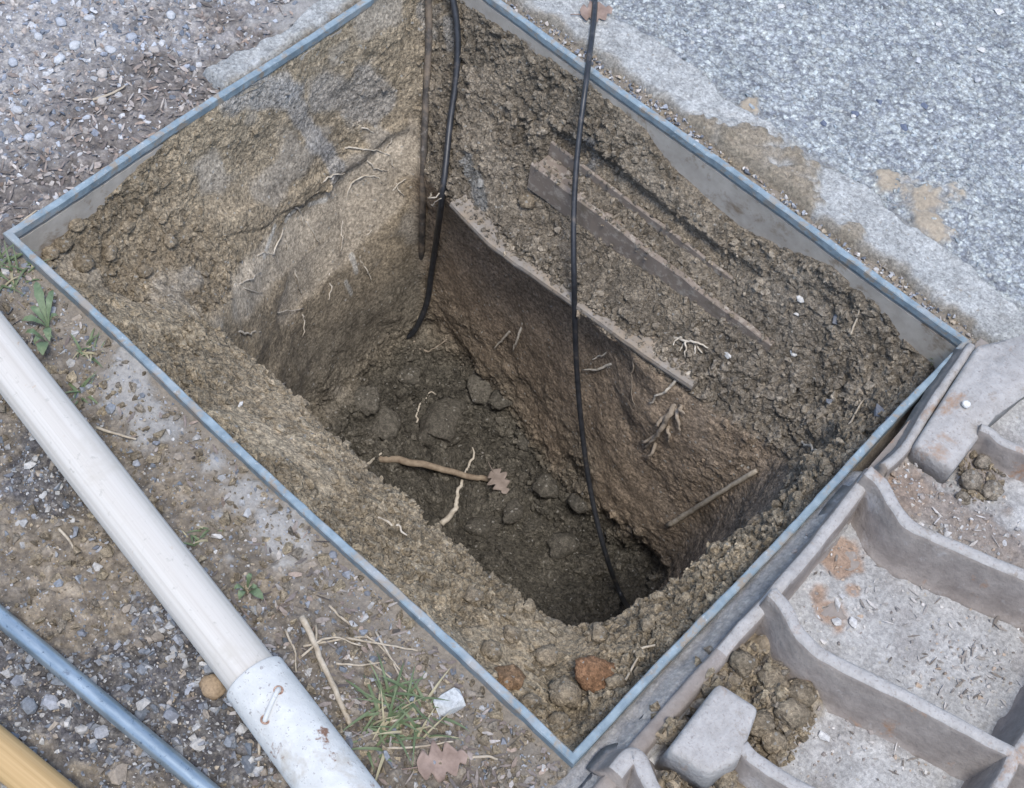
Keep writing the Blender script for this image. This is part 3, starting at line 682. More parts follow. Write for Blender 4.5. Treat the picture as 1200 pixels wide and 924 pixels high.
p = sample(6000, -.45, .42, -.62, -.292, 261, lambda p, z: np.clip(sstep(.02, .14, p[:, 0]) * .7 + .06, 0, 1) * sstep(-.52, -.4, p[:, 1]) * (1 - .7 * z[7]) * (1 - .6 * z[6]))
n = len(p); chips('plant_debris', p, psize(n, .002, .008, 262, 2), psize(n, .0009, .0026, 263, 1.5), pick(PAL_LIT * .9, n, 264, .3), 'dry plant debris on the soil between pole and frame', 265)

# ------------------------------------------------------------------ cast iron cover lying ribs up beside the frame
cv = empty('cast_iron_cover', (.52, .02, 0)); tag(cv, 'upturned ribbed cast iron cover coated in grey dust beside the frame', 'manhole cover')
HZ = .055
def wp(pts, z): return np.array([at(x, y, z) for x, y in pts])
lipw = wp([(700, 925), (735, 885), (800, 812), (860, 745), (915, 685), (965, 625), (1022, 552)], .045)
lip_dir = (lipw[-1] - lipw[0])[:2]; lip_dir /= np.linalg.norm(lip_dir); lip_n = np.array([lip_dir[1], -lip_dir[0]])
if lip_n[0] < 0: lip_n = -lip_n
o0 = lipw[0][:2] - lip_dir * .06 - lip_n * .008
Lc = .66
def cw(u, v, z=0): q = o0 + lip_dir * u + lip_n * v; return (q[0], q[1], z)
# plate
bm = bmesh.new(); U = np.linspace(0, Lc, 24); W = np.linspace(0, .5, 18)
tv = [[bm.verts.new(cw(u, v_, .004)) for v_ in W] for u in U]; bv_ = [[bm.verts.new(cw(u, v_, -.0075)) for v_ in W] for u in U]
for i in range(23):
    for j in range(17):
        bm.faces.new([tv[i][j], tv[i + 1][j], tv[i + 1][j + 1], tv[i][j + 1]]); bm.faces.new([bv_[i][j], bv_[i][j + 1], bv_[i + 1][j + 1], bv_[i + 1][j]])
for i in range(23):
    for j in (0, 17): bm.faces.new([tv[i][j], tv[i + 1][j], bv_[i + 1][j], bv_[i][j]])
for j in range(17):
    for i in (0, 23): bm.faces.new([tv[i][j], tv[i][j + 1], bv_[i][j + 1], bv_[i][j]])
adopt(bmobj('base_plate', bm, M_IRON, smooth=False), cv)
def rib_prof(h, tw=.0045, bw=.012):
    return [(-bw - .006, 0), (-bw, .004), (-bw * .8, .012), (-tw - .0012, h - .006), (-tw, h - .002), (-tw + .0022, h), (tw - .0022, h), (tw, h - .002), (tw + .0012, h - .006), (bw * .8, .012), (bw, .004), (bw + .006, 0)]
def rib(pts, h=HZ, tw=.0052, bw=.0165, nm='rib', z=.004, zs=None, n=7):
    w_ = wp(pts, z + h); w_[:, 2] = z - .002; path = catmull(w_, n)
    s = None if zs is None else np.interp(np.linspace(0, 1, len(path)), np.linspace(0, 1, len(zs)), zs)
    o = sweep(nm, path, rib_prof(h + .002, tw, bw), M_IRON, jit=.0012, seed=len(pts) * 7 + int(pts[0][0]), zs=s)
    o.data.materials.append(M_IRONTOP)
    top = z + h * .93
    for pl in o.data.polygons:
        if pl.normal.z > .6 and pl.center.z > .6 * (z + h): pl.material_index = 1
    adopt(o, cv); return o
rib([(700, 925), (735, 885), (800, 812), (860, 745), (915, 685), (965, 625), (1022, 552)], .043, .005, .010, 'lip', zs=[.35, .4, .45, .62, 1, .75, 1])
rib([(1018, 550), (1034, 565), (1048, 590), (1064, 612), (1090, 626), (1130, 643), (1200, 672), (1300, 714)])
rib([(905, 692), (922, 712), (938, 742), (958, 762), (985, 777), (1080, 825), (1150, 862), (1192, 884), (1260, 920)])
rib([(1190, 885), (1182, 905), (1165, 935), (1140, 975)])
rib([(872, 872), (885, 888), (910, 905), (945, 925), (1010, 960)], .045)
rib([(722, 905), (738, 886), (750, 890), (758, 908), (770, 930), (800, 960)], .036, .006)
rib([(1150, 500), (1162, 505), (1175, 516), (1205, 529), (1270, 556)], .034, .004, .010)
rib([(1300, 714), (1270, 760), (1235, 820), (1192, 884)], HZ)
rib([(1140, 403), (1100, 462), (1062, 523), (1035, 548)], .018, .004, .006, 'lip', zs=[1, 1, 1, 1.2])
def block(pts, ztop, nm, mat, bev=.006, draft=.006, zb=.001):
    w_ = wp(pts, ztop); cen = w_.mean(0); bm = bmesh.new()
    tp = [bm.verts.new(q) for q in w_]; bt = []
    for q in w_:
        d = (q - cen); d[2] = 0; d /= np.linalg.norm(d); bb = q + d * draft; bb[2] = zb; bt.append(bm.verts.new(bb))
    bm.faces.new(tp); bm.faces.new(bt[::-1]); k = len(tp)
    sidee = [bm.faces.new([tp[i], bt[i], bt[(i + 1) % k], tp[(i + 1) % k]]) for i in range(k)]
    bm.edges.ensure_lookup_table()
    ed = [e for e in bm.edges if not (e.verts[0] in bt and e.verts[1] in bt)]
    bmesh.ops.bevel(bm, geom=ed, offset=bev, segments=4, affect='EDGES', profile=.6)
    o = bmobj(nm, bm, mat); adopt(o, cv); return o
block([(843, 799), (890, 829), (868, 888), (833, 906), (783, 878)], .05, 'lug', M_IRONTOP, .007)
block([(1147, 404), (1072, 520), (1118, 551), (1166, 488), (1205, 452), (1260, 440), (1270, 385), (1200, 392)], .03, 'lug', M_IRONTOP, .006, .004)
# sand and dust settled in the pockets
n1, n2 = 250, 170
UU, WW = np.meshgrid(np.linspace(.012, Lc - .01, n1), np.linspace(.012, .36, n2), indexing='ij')
q2 = o0 + lip_dir * UU.ravel()[:, None] + lip_n * WW.ravel()[:, None]
sp = np.column_stack([q2, np.zeros(len(q2))])
def cblob(lst, seed, wob=.8):
    rr_ = np.zeros(len(sp)); nz = fbm(sp, 45, 4, seed)
    for x, y, rad in lst:
        cxy = at(x, y, .008)[:2]; d = np.hypot(sp[:, 0] - cxy[0], sp[:, 1] - cxy[1]) / (rad * .00072); rr_ = np.maximum(rr_, sstep(1.2, .7, d + nz * wob))
    return rr_
dirt = cblob([(880, 790, 48), (900, 830, 50), (930, 825, 36), (850, 790, 30), (820, 800, 30), (905, 860, 34), (820, 910, 40), (860, 915, 30), (780, 850, 25)], 301)
grv = cblob([(1075, 575, 40), (1110, 600, 44), (1150, 625, 40), (1060, 550, 26), (1150, 560, 36), (1185, 640, 30), (1140, 540, 26)], 302)
rust = cblob([(985, 655, 24), (980, 715, 20), (1000, 690, 10), (990, 640, 18), (1060, 575, 26), (960, 690, 16), (985, 735, 16)], 303, .9)
bare = sstep(.1, .4, fbm(sp, 24, 3, 304)) * .5
dm1, di1 = domes(sp, .014, 305, .7); dm2, di2 = domes(sp, .007, 306, .8)
sp[:, 2] = .0055 + .0018 * fbm(sp, 18, 3, 307) + .0011 * fbm(sp, 120, 3, 308) + dirt * (.006 + dm1 * 1.1 + dm2 * .8) + grv * (.003 + dm2 * .6) - rust * .001
sc_ = np.tile([.37, .365, .355], (len(sp), 1)) * (1 + .3 * fbm(sp, 60, 4, 309))[:, None]
sc_ = mixc(sc_, [.25, .235, .225], bare); sc_ = mixc(sc_, [.3, .19, .12], rust * .75)
sc_ = mixc(sc_, [.24, .2, .17], grv * .8); sc_ = mixc(sc_, SOIL * .95, dirt); sc_ = sc_ * (1 + (dirt * (di1 * .3 + di2 * .3 - .25))[:, None])
sand = npmesh('pocket_sand', sp, grid_faces(n1, n2), M_SAND, sc_)
tag(sand, 'grey dusty sand and dirt settled in the pockets of the cover', kind='stuff')
sandbvh = BVHTree.FromPolygons([tuple(v) for v in sp.tolist()], grid_faces(n1, n2).tolist())
def chit(x, y):
    d = RC @ np.array([(x - 600) / FPX, -(y - 462) / FPX, -1.0]); d /= np.linalg.norm(d)
    loc, _, _, _ = sandbvh.ray_cast(V(CC), V(d)); return at(x, y, .006) if loc is None else np.array(loc)
def disc(x, y, r_, n, seed, sx_=1, sy_=1):
    rr = np.random.default_rng(seed); a = rr.uniform(0, 6.283, n); q = r_ * np.sqrt(rr.uniform(size=n)); return [(x + q[i] * math.cos(a[i]) * sx_, y + q[i] * math.sin(a[i]) * sy_) for i in range(n)]
pp = []
for (x, y, rd, k) in ((1090, 585, 52, 170), (1150, 620, 50, 130), (1060, 550, 28, 60), (1150, 555, 34, 60), (960, 650, 30, 40), (985, 720, 45, 40), (1120, 740, 90, 90), (1130, 790, 60, 70), (1010, 850, 60, 60), (960, 880, 40, 50), (1085, 880, 50, 50)):
    pp += disc(x, y, rd, k, int(x + y))
pp = np.array([chit(*q) for q in pp]); n = len(pp)
scatter('pocket_grit', ROCKS, pp, psize(n, .0009, .0042, 311, 2.6), pick(np.array([[.4, .4, .4], [.3, .29, .28], [.5, .48, .45], [.25, .22, .2], [.35, .28, .22]]), n, 312), M_STONE, 'pale grit and small gravel lying in the pockets of the cover', (.5, .9), seed=313, sink=.3)
pp = []
for (x, y, rd, k) in ((885, 800, 44, 330), (915, 840, 40, 330), (850, 790, 34, 200), (820, 910, 44, 300), (905, 870, 30, 180), (1150, 560, 28, 120), (790, 850, 30, 120)):
    pp += disc(x, y, rd, k, int(x * 3 + y))
pp = np.array([chit(*q) for q in pp]); n = len(pp)
scatter('cover_dirt_crumbs', CRUMB, pp, psize(n, .0014, .0075, 314, 2.8), pick(np.array([SOIL, SOIL * .85, SOILD, TAN * .9]), n, 315), M_CLOD, 'brown soil crumbs heaped round the lug of the cover', (.7, 1), False, seed=316)

pp = []
for (x, y, rd, k) in ((1120, 760, 80, 70), (1160, 790, 40, 40), (1040, 880, 70, 40), (1000, 690, 60, 25), (1100, 700, 80, 30), (1130, 610, 50, 40)): pp += disc(x, y, rd, k, int(x + 2 * y))
pp = np.array([chit(*q) for q in pp]); n = len(pp)
chips('pocket_debris', pp - np.array([0, 0, .001]), psize(n, .0012, .0065, 317, 2.4), psize(n, .0005, .0016, 318, 1.6), pick(np.array([[.22, .2, .18], [.3, .28, .26], [.4, .38, .36], [.16, .14, .12]]), n, 319), 'grey dusty plant scraps lying on the sand in the cover', 320, .25)
# ------------------------------------------------------------------ tool handles in the foreground
def local_rod(name, p0, p1, prof, mat, parent=None, k=40, seed=0, amp=0.0):
    """lathe about local X from p0 to p1: prof = [(x, r)]"""
    d = V(p1) - V(p0); M = d.to_track_quat('X', 'Z').to_matrix().to_4x4(); M.translation = V(p0)
    n = len(prof); an = np.linspace(0, 2 * np.pi, k, endpoint=False)
    v = np.array([[x, r_ * math.cos(a), r_ * math.sin(a)] for x, r_ in prof for a in an])
    if amp: v[:, 1:] *= (1 + amp * fbm(v * [.3, 1, 1], 40, 3, seed))[:, None]
    f = np.array([(i * k + j, i * k + (j + 1) % k, (i + 1) * k + (j + 1) % k, (i + 1) * k + j) for i in range(n - 1) for j in range(k)])
    o = npmesh(name, v, f, mat); o.matrix_world = M
    return o, M
def rod_prof(L, r0, r1, n=30, cap=True):
    pr = [(x, r0 + (r1 - r0) * x / L) for x in np.linspace(0, L, n)]
    return ([(0, 1e-5), (0, r0 * .97)] if cap else []) + pr + ([(L, r1 * .97), (L, 1e-5)] if cap else [])
rp = .0213; rs = .0255; zp = .0265
j = at(298, 795, zp); far = at(0, 412, zp); dr = (j - far) / np.linalg.norm(j - far)
pole0 = far - dr * .45
pole = empty('tool_pole', (float(j[0]), float(j[1]), 0)); tag(pole, 'thick white painted wooden tool handle ending in a nailed steel socket', 'tool handle')
Lp = np.linalg.norm(j - pole0) + .03
s_, _ = local_rod('shaft', pole0, j + dr * .03, rod_prof(Lp, rp, rp, 60), M_PAINTWOOD, seed=3, amp=.02); adopt(s_, pole)
je = at(398, 930, zp + .001); ds = (je - j) / np.linalg.norm(je - j); sl0 = j; sl1 = j + ds * .34
pr_ = [(0, rp * .98), (0, rs * .985), (.001, rs)] + [(x, rs + .0028 * x / .34) for x in np.linspace(.004, .338, 40)] + [(.34, .027), (.34, 1e-5)]
s_, _ = local_rod('socket', sl0, sl1, pr_, M_PAINTSTEEL, seed=4, amp=.012, k=48); adopt(s_, pole)
tz = zp + rs - .001
def nailpt(x, y, z): return at(x, y, z)
na, nb = nailpt(311, 843, tz - .002), nailpt(326, 809, tz + .0015)
nm_ = (na + nb) / 2 + [0, 0, .0035]
s_ = tube('nail', catmull([na - [0, 0, .004], na + [0, 0, .001], nm_, nb + [0, 0, .001], nb - [0, 0, .004]], 5), .0019, M_PAINTSTEEL, 10); adopt(s_, pole)
for q in (na, nb):
    e_ = np.array([q + 0.0032 * np.array([math.cos(t), math.sin(t), 0]) for t in np.linspace(0, 6.283, 15)]); e_[:, 2] = q[2] - .0006
    h_ = tube('nail_ring', e_, .0009, M_RUST, 6); adopt(h_, pole)
rr_ = .0076
p0, p1 = at(0, 723, rr_ - .001), at(240, 924, rr_ - .001); d = (p1 - p0) / np.linalg.norm(p1 - p0); p0 = p0 - d * .3; p1 = p1 + d * .35
rod, M_ = local_rod('steel_rod', p0, p1, rod_prof(np.linalg.norm(p1 - p0), rr_, rr_, 40), M_ROD, k=24, seed=5, amp=.01); tag(rod, 'thin galvanised steel rod lying on gravel beside the white pole', 'rod')
ry = .0155
p0, p1 = at(0, 882, ry), at(58, 930, ry); d = (p1 - p0) / np.linalg.norm(p1 - p0); p0 = p0 - d * .35; p1 = p1 + d * .35
yh, M_ = local_rod('wooden_handle', p0, p1, rod_prof(np.linalg.norm(p1 - p0), ry, ry, 40), M_YELLOW, k=32, seed=6, amp=.01); tag(yh, 'yellow varnished wooden tool handle lying on the gravel', 'tool handle')

# ------------------------------------------------------------------ things set in the pit wall
def bar_path(p, q, n=24): return np.array([p + (q - p) * t for t in np.linspace(0, 1, n)])
ch = empty('steel_channel', hit(730, 270)); tag(ch, 'brown mud coated steel channel set lengthwise in the crumbly pit wall', 'channel')
b0, b1 = CH0, CH1
pth = bar_path(b0, b1, 40)
dd = (b1 - b0) / np.linalg.norm(b1 - b0); sw = np.array([-dd[1], dd[0], 0])       # towards the wall
if sw[1] < 0: sw = -sw
def off(path, n_, z_): return path + sw * n_ + np.array([0, 0, z_])
sq = lambda hw, h0, h1: [(-hw, h0), (-hw, h1 - .001), (-hw + .001, h1), (hw - .001, h1), (hw, h1 - .001), (hw, h0)]
for nm2, n_, pf in (('front_flange', 0, sq(.0035, -.036, .003)), ('web', .016, sq(.0125, -.014, -.008)), ('rear_flange', .031, sq(.002, -.02, .011))):
    o = sweep(nm2, off(pth, n_, 0), pf, M_BAR, jit=.0011, seed=int(n_ * 1000), smooth=False); adopt(o, ch)
bd = np.array([at(x, y, -.163) + [0, -.003, 0] for x, y in ((524, 240), (580, 282), (640, 326), (700, 368), (760, 411), (812, 452))])
bd[0] += [0, .014, -.005]; bd[-1] += [0, .006, -.002]
pth = catmull(bd, 8)
bo = sweep('buried_board', pth, [(.002, -.009), (.005, -.006), (.006, -.002), (.005, .002), (.001, .0035), (-.008, .002), (-.03, .004), (-.03, -.006), (-.01, -.009)], M_BOARD, jit=.001, smooth=False, seed=5)
tag(bo, 'grey mud coated board edge jutting from the pit wall below the channel', 'board')

# crumbs clinging to the board and the channel
r = np.random.default_rng(511); pp = []
for _ in range(420):
    q = pth[r.integers(len(pth))]; pp.append(q + [r.normal() * .002, r.uniform(-.003, .02), .004])
for _ in range(520):
    q = CH0 + (CH1 - CH0) * r.uniform(0, 1); n_ = r.choice([r.normal() * .0025, r.uniform(.004, .03), .031 + r.normal() * .002], p=[.4, .4, .2]); pp.append(q + chs * n_ + [0, 0, .0035 if abs(n_) < .005 else (.0115 if n_ > .027 else -.006)])
pp = np.array(pp); n = len(pp)
scatter('ledge_crumbs', CRUMB, pp, psize(n, .0008, .0042, 512, 3.0), pick(np.array([SOILD, SOILD * .85, SOIL, SOILD * 1.1]), n, 513), M_CLOD, 'soil crumbs clinging to the buried board and steel channel', (.7, 1), False, seed=514)

# ------------------------------------------------------------------ cables
def cable(pts, r_, mat, label, smooth=3, nm='cable'):
    P_ = catmull(pts, 14)
    for _ in range(smooth): P_[3:-3] = (P_[:-6] + P_[1:-5] + P_[2:-4] + P_[3:-3] + P_[4:-2] + P_[5:-1] + P_[6:]) / 7
    o = tube(nm, P_, r_, mat, 12); tag(o, label, 'cable', 'cables hanging into the pit'); return o
ra, rb_ = at(688, 88, .0085), at(673, 334, -.136)
mids = [ra + (rb_ - ra) * t + np.array([0, -.010, .004]) * math.sin(t * math.pi) for t in (.33, .66)]
cable([np.array([-.16, .62, .001]), at(706, -60, .004), at(699, 0, .006), ra, *mids, rb_, at(676, 440, -.262), at(689, 560, -.385), at(711, 655, -.462), hit(735, 708, .003), hit(742, 716, -.012)], .0031, M_CABLE, 'black cable crossing the concrete collar and hanging to the pit floor')
def ray_near(x, y, Pa, Pb):
    d = RC @ np.array([(x - 600) / FPX, -(y - 462) / FPX, -1.0]); d /= np.linalg.norm(d); e = (Pb - Pa) / np.linalg.norm(Pb - Pa)
    w0 = CC - Pa; b_ = d @ e; t = (b_ * (e @ w0) - d @ w0) / (1 - b_ * b_); return CC + d * t
c2a, c2b = hit(544, 15, .012), hit(500, 352, .014)
def front_of(x, y):
    p_, q_ = ray_near(x, y, c2a, c2b), hit(x, y, .007); return p_ if np.linalg.norm(p_ - CC) < np.linalg.norm(q_ - CC) else q_
cable([np.array([-.40, .42, -.004]), np.array([-.372, .325, .001]), np.array([-.345, .282, .0085]), c2a, front_of(537, 80), front_of(532, 140), front_of(527, 190), front_of(522, 235), front_of(516, 280), front_of(509, 318), c2b, hit(480, 393, .004), hit(470, 402, -.015)], .0039, M_CABLE, 'thick black cable in the back corner with a pale root across it')
cable([np.array([-.44, .36, -.006]), np.array([-.39, .29, .0]), np.array([-.352, .262, .0085]), hit(502, 20, .005), hit(501, 120, .004), hit(498, 220, .003), hit(494, 300, -.002), hit(492, 315, -.012)], .0042, M_MUDCABLE, 'mud smeared cable half buried in the back corner of the pit')

# ------------------------------------------------------------------ roots
def root(name, pts, r0, r1, mat, label, cat, group=None, branches=(), lift=1.1, wob=.003):
    base = hit(*pts[0]); r0 *= .95; r1 *= .75
    def path(q):
        w_ = np.array([hit(x, y, r0 * lift if i else -r0 * 1.5) for i, (x, y) in enumerate(q)]); w_ = catmull(w_, 6); s = rng.integers(1000)
        return w_ + np.stack([fbm(w_, 160, 2, int(s) + i) for i in range(3)], 1) * wob
    m_ = path(pts)
    if branches:
        e_ = empty(name, base); o = tube('stem', m_, np.linspace(r0, r1, len(m_)), mat, 7); adopt(o, e_)
        for bq in branches:
            bp_ = path(bq); o = tube('branch', bp_, np.linspace(r0 * .75, r1 * .7, len(bp_)), mat, 6); adopt(o, e_)
        tag(e_, label, cat, group); return e_
    o = tube(name, m_, np.linspace(r0, r1, len(m_)), mat, 7); tag(o, label, cat, group); return o
G1 = 'pale roots on the scraped clay wall'; LB1 = 'fine pale unbranched root clinging to the scraped smooth clay wall'
root('root', [(403, 174), (425, 175), (445, 176), (458, 186), (461, 194)], .0012, .0008, M_ROOT, 'forked pale root high on the scraped clay wall', 'root', G1, branches=[[(450, 178), (455, 170), (458, 162)]])
for q in ([(405, 240), (409, 220), (417, 209), (437, 206), (448, 212)], [(402, 259), (400, 278), (398, 296)], [(342, 301), (347, 327), (352, 345)], [(359, 259), (366, 272), (373, 285)],
          [(299, 364), (325, 366), (354, 361)], [(333, 279), (336, 292)], [(354, 362), (356, 378), (352, 394)], [(318, 302), (324, 285), (330, 268)], [(375, 215), (392, 205), (404, 202)], [(345, 240), (352, 250), (356, 262)], [(420, 300), (428, 315), (434, 328)], [(430, 188), (440, 196), (452, 200)], [(385, 320), (388, 338), (384, 352)], [(300, 300), (310, 296), (322, 298)], [(414, 152), (426, 150), (438, 155)], [(426, 279), (436, 270)]):
    root('root', q, .0014, .0008, M_ROOT, LB1, 'root', G1)
root('root', [(273, 388), (288, 389), (306, 390)], .0018, .0012, M_ROOT, 'short thick white root stub low on the clay wall by the bank', 'root', G1)
root('root', [(273, 334), (288, 330), (304, 321)], .0014, .0009, M_ROOT, 'two pronged pale root beside the left bank', 'root', G1, branches=[[(281, 333), (290, 340), (305, 344)]])
root('root', [(460, 226), (466, 217), (474, 208)], .0015, .0009, M_ROOT, 'pale crossed root tuft near the muddy cable', 'root', G1, branches=[[(463, 214), (468, 222), (473, 229)]])
root('root', [(506, 226), (514, 227), (526, 230)], .0014, .001, M_ROOT, 'pale root knot lying across the thick black cable', 'root', branches=[[(510, 241), (516, 234), (524, 231)]], lift=9)
G2 = 'roots hanging from the undercut wall'
for q in ([(600, 386), (591, 395), (580, 406)], [(613, 378), (609, 395), (603, 411)]):
    root('root', q, .0022, .0012, M_ROOT, 'short pale root hanging below the buried board near the back corner', 'root', G2, lift=2)
root('root', [(718, 426), (703, 431), (685, 432)], .0021, .0012, M_ROOT, 'pale double root beside the long hanging cable', 'root', G2, branches=[[(716, 411), (707, 416), (698, 421)]], lift=2)
root('root', [(826, 434), (805, 438), (788, 448), (777, 460), (762, 471)], .0026, .0014, M_ROOT, 'long curved pale root at the lower end of the board', 'root', G2, lift=1.5)
root('root', [(788, 396), (811, 399), (832, 408)], .002, .001, M_ROOT, 'fan shaped pale root on the crumbly wall above the board end', 'root', branches=[[(805, 399), (806, 408), (804, 418)], [(811, 400), (812, 408), (813, 416)], [(808, 399), (800, 406), (796, 412)], [(800, 397), (794, 400), (790, 404)], [(815, 401), (820, 410), (821, 416)]], lift=1.5)
root('root', [(792, 472), (785, 488), (775, 505), (760, 524)], .0045, .002, M_DARKROOT, 'frayed brown root bundle hanging down the undercut wall', 'root', G2,
     branches=[[(790, 478), (798, 490), (800, 502)], [(786, 486), (776, 492), (770, 498)], [(780, 497), (786, 506), (786, 516)], [(772, 508), (764, 512), (757, 516)], [(792, 474), (800, 478), (806, 482)], [(768, 515), (768, 526), (764, 536)]], lift=1.2)
root('root', [(750, 410), (743, 430), (742, 455), (745, 478)], .001, .0006, M_DARKROOT, 'thin dark root thread under the board', 'root', G2, lift=2)
root('root', [(488, 497), (491, 480), (498, 468), (508, 461), (518, 466)], .0015, .0009, M_ROOT, 'hook shaped pale root on a clod of the pit floor', 'root')
root('root', [(514, 614), (528, 600), (537, 585), (541, 566)], .0042, .0026, M_ROOT, 'thick white root standing at the twig on the pit floor', 'root', lift=1.5)
root('root', [(544, 556), (551, 547), (554, 536), (551, 527)], .0022, .0013, M_ROOT, 'thin wavy pale root above the twig on the pit floor', 'root', lift=2)
root('root', [(426, 545), (436, 540), (447, 531)], .0026, .0018, M_ROOT, 'white root stub at the inner lip of the left bank', 'root', lift=2)
root('root', [(540, 430), (552, 424), (563, 412), (566, 406)], .0016, .0009, M_DARKROOT, 'thin root at the foot of the back corner', 'root', branches=[[(552, 424), (553, 431)]])
root('root', [(484, 400), (495, 410), (512, 408), (524, 396)], .0018, .001, M_DARKROOT, 'sagging brown root on the floor beside the thick cable', 'root')
root('root', [(441, 604), (452, 612), (468, 620), (478, 628)], .0016, .001, M_ROOT, 'wavy pale root flat on the bank by the left rail', 'root')
root('root', [(322, 455), (334, 449)], .002, .0014, M_ROOT, 'tiny white root stub on the left bank lip', 'root')
root('root', [(938, 518), (948, 524), (960, 530)], .0019, .0013, M_ROOT, 'white root stub on the bank opposite the channel', 'root', lift=1.5)
# twigs in the pit
def twig(name, pts, r0, r1, mat, label, cat='twig', branches=(), fn=None, group=None):
    fn = fn or (lambda x, y: hit(x, y, r0 * 1.2)); m_ = catmull([fn(x, y) for x, y in pts], 6)
    m_ = m_ + np.stack([fbm(m_, 90, 2, 400 + i) for i in range(3)], 1) * .0012; rad = np.linspace(r0, r1, len(m_)) * (1 + .15 * fbm(m_, 200, 2, 9))
    if branches:
        e_ = empty(name, m_[0]); o = tube('stem', m_, rad, mat, 8); adopt(o, e_)
        for bq in branches:
            q = catmull([fn(x, y) for x, y in bq], 5); o = tube('branch', q, np.linspace(r1 * .8, r1 * .4, len(q)), mat, 6); adopt(o, e_)
        return tag(e_, label, cat, group)
    o = tube(name, m_, rad, mat, 8); return tag(o, label, cat, group)
ta, tb = hit(436, 541, .012), hit(572, 567, .006)
P_ = catmull([ta, ta + (tb - ta) * .35 + [0, 0, .006], ta + (tb - ta) * .7 + [0, 0, .004], tb], 8)
tw = tube('twig', P_ + np.stack([fbm(P_, 60, 2, 77 + i) for i in range(3)], 1) * .003, np.linspace(.0052, .0036, len(P_)), M_TWIG, 9); tag(tw, 'brown twig lying across the pit floor against a dead leaf', 'twig')
twig('twig', [(785, 614), (810, 598), (840, 580), (889, 550)], .0034, .0026, M_STRAW, 'long pale brown twig leaning on the bank near the white root stub')
ST = lambda x, y: hit(x, y, .0025)
for q, lab in (([(997, 391), (1003, 373), (1008, 355)], 'upright thin dry straw on crumbly soil below the exposed plate'), ([(993, 505), (1001, 488), (1010, 471)], 'thin dry straw on soil beside the cover lip'),
               ([(745, 765), (762, 758), (784, 752)], 'dry stalk on the bank beside the orange clod'), ([(735, 800), (744, 786), (752, 764)], 'short dark stalk rising beside the orange clod')):
    twig('straw', q, .0012, .0008, M_STRAW, lab, 'straw', fn=ST)

# ------------------------------------------------------------------ straws, twigs on the ground
def gp(x, y, dz=.002):
    q = at(x, y, -.006); z = ground_z(np.array([[q[0], q[1], 0]]))[0]; q = at(x, y, z); return np.array([q[0], q[1], z + dz])
GS = lambda x, y: gp(x, y, .004)
twig('straw', [(354, 726), (372, 765), (392, 810), (411, 853)], .0028, .0022, M_STRAW, 'thick pale dry stalk lying between the pole and the grass', 'straw', fn=GS)
for q, lab in (([(348, 776), (385, 750), (425, 760)], None), ([(385, 712), (405, 730), (440, 755), (470, 790)], None), ([(405, 750), (450, 758), (490, 765)], None), ([(430, 775), (455, 795), (478, 814)], None),
               ([(440, 742), (455, 770), (470, 800)], None), ([(335, 740), (345, 765), (348, 790)], None), ([(452, 880), (500, 876), (530, 872)], None), ([(355, 760), (400, 752), (430, 748)], None), ([(370, 735), (372, 765), (378, 790)], None), ([(395, 780), (420, 782), (450, 778)], None), ([(455, 848), (480, 846), (515, 858)], None)):
    twig('straw', q, .0011, .0007, M_STRAW, 'thin dry stem tangled in the debris around the green grass', 'straw', group='dry stems around the grass', fn=GS)
for q, lab in (([(113, 504), (135, 511), (160, 517)], 'thin curved straw beside the middle of the white pole'), ([(70, 622), (80, 634), (88, 646)], 'short straw on tan soil left of the white pole'),
               ([(545, 890), (570, 889), (582, 892)], 'leaf stalk straw beside the dead oak leaf'), ([(110, 120), (135, 112), (148, 104)], 'pale straw on leaf litter by the far left rail'), ([(20, 268), (45, 250)], 'straw stem by the left corner of the frame'), ([(305, 870), (303, 900)], 'dry stem between the rod and the socket')):
    twig('straw', q, .0014, .0009, M_STRAW, lab, 'straw', fn=GS)

# ------------------------------------------------------------------ leaves
def oak_leaf(name, loc, nor, L, rotz, mat, label, seed):
    r = random.Random(seed); n = 40; rows_ = 7; vv = []; 
    for i in range(n + 1):
        t = i / n; wdt = (.10 + .27 * math.sin(math.pi * min(t * 1.02, 1) ** .8)) * (.48 + .62 * abs(math.sin(t * 11 + .4))) * (1 if t < .93 else (1 - t) / .07 + .15)
        for k in range(rows_):
            s_ = (k / (rows_ - 1)) * 2 - 1
            z = .10 * abs(s_) * wdt + .14 * math.sin(t * 5 + seed) * .5 + .05 * math.sin(s_ * 6 + t * 9 + seed) * wdt
            vv.append(((t - .5) * L, s_ * wdt * L * (1 + .1 * math.sin(seed + t * 30) * (1 if s_ > 0 else -1)), z * L))
    vv = np.array(vv); f = grid_faces(n + 1, rows_)
    o = npmesh(name, vv, f, mat)
    q = V(nor).to_track_quat('Z', 'Y'); o.matrix_world = Matrix.Translation(V(loc)) @ q.to_matrix().to_4x4() @ Matrix.Rotation(rotz, 4, 'Z')
    md = o.modifiers.new('thickness', 'SOLIDIFY'); md.thickness = .0004
    e_ = empty(name, loc); o.name = 'blade'; o.parent = e_; o.matrix_parent_inverse = Matrix.Translation(-V(loc))
    st = np.array([o.matrix_world @ Vector((-.5 * L - .3 * L * t, .02 * L * t * t, .06 * L * t)) for t in np.linspace(-.9, 1, 8)])
    s2 = tube('stalk', st, .0006, mat, 5); adopt(s2, e_)
    e_.name = name; return tag(e_, label, 'leaf')
up = np.array([0, 0, 1.])
oak_leaf('oak_leaf', gp(518, 897, .010), np.array([.12, -.2, 1]), .040, .45, M_LEAF, 'reddish brown dead oak leaf lying near the front corner of frame', 2)
oak_leaf('oak_leaf', hit(587, 570, .008), np.array([.1, -.3, 1]), .036, -.6, M_LEAFPIT, 'dusty brown dead leaf at the twig tip on the pit floor', 5)
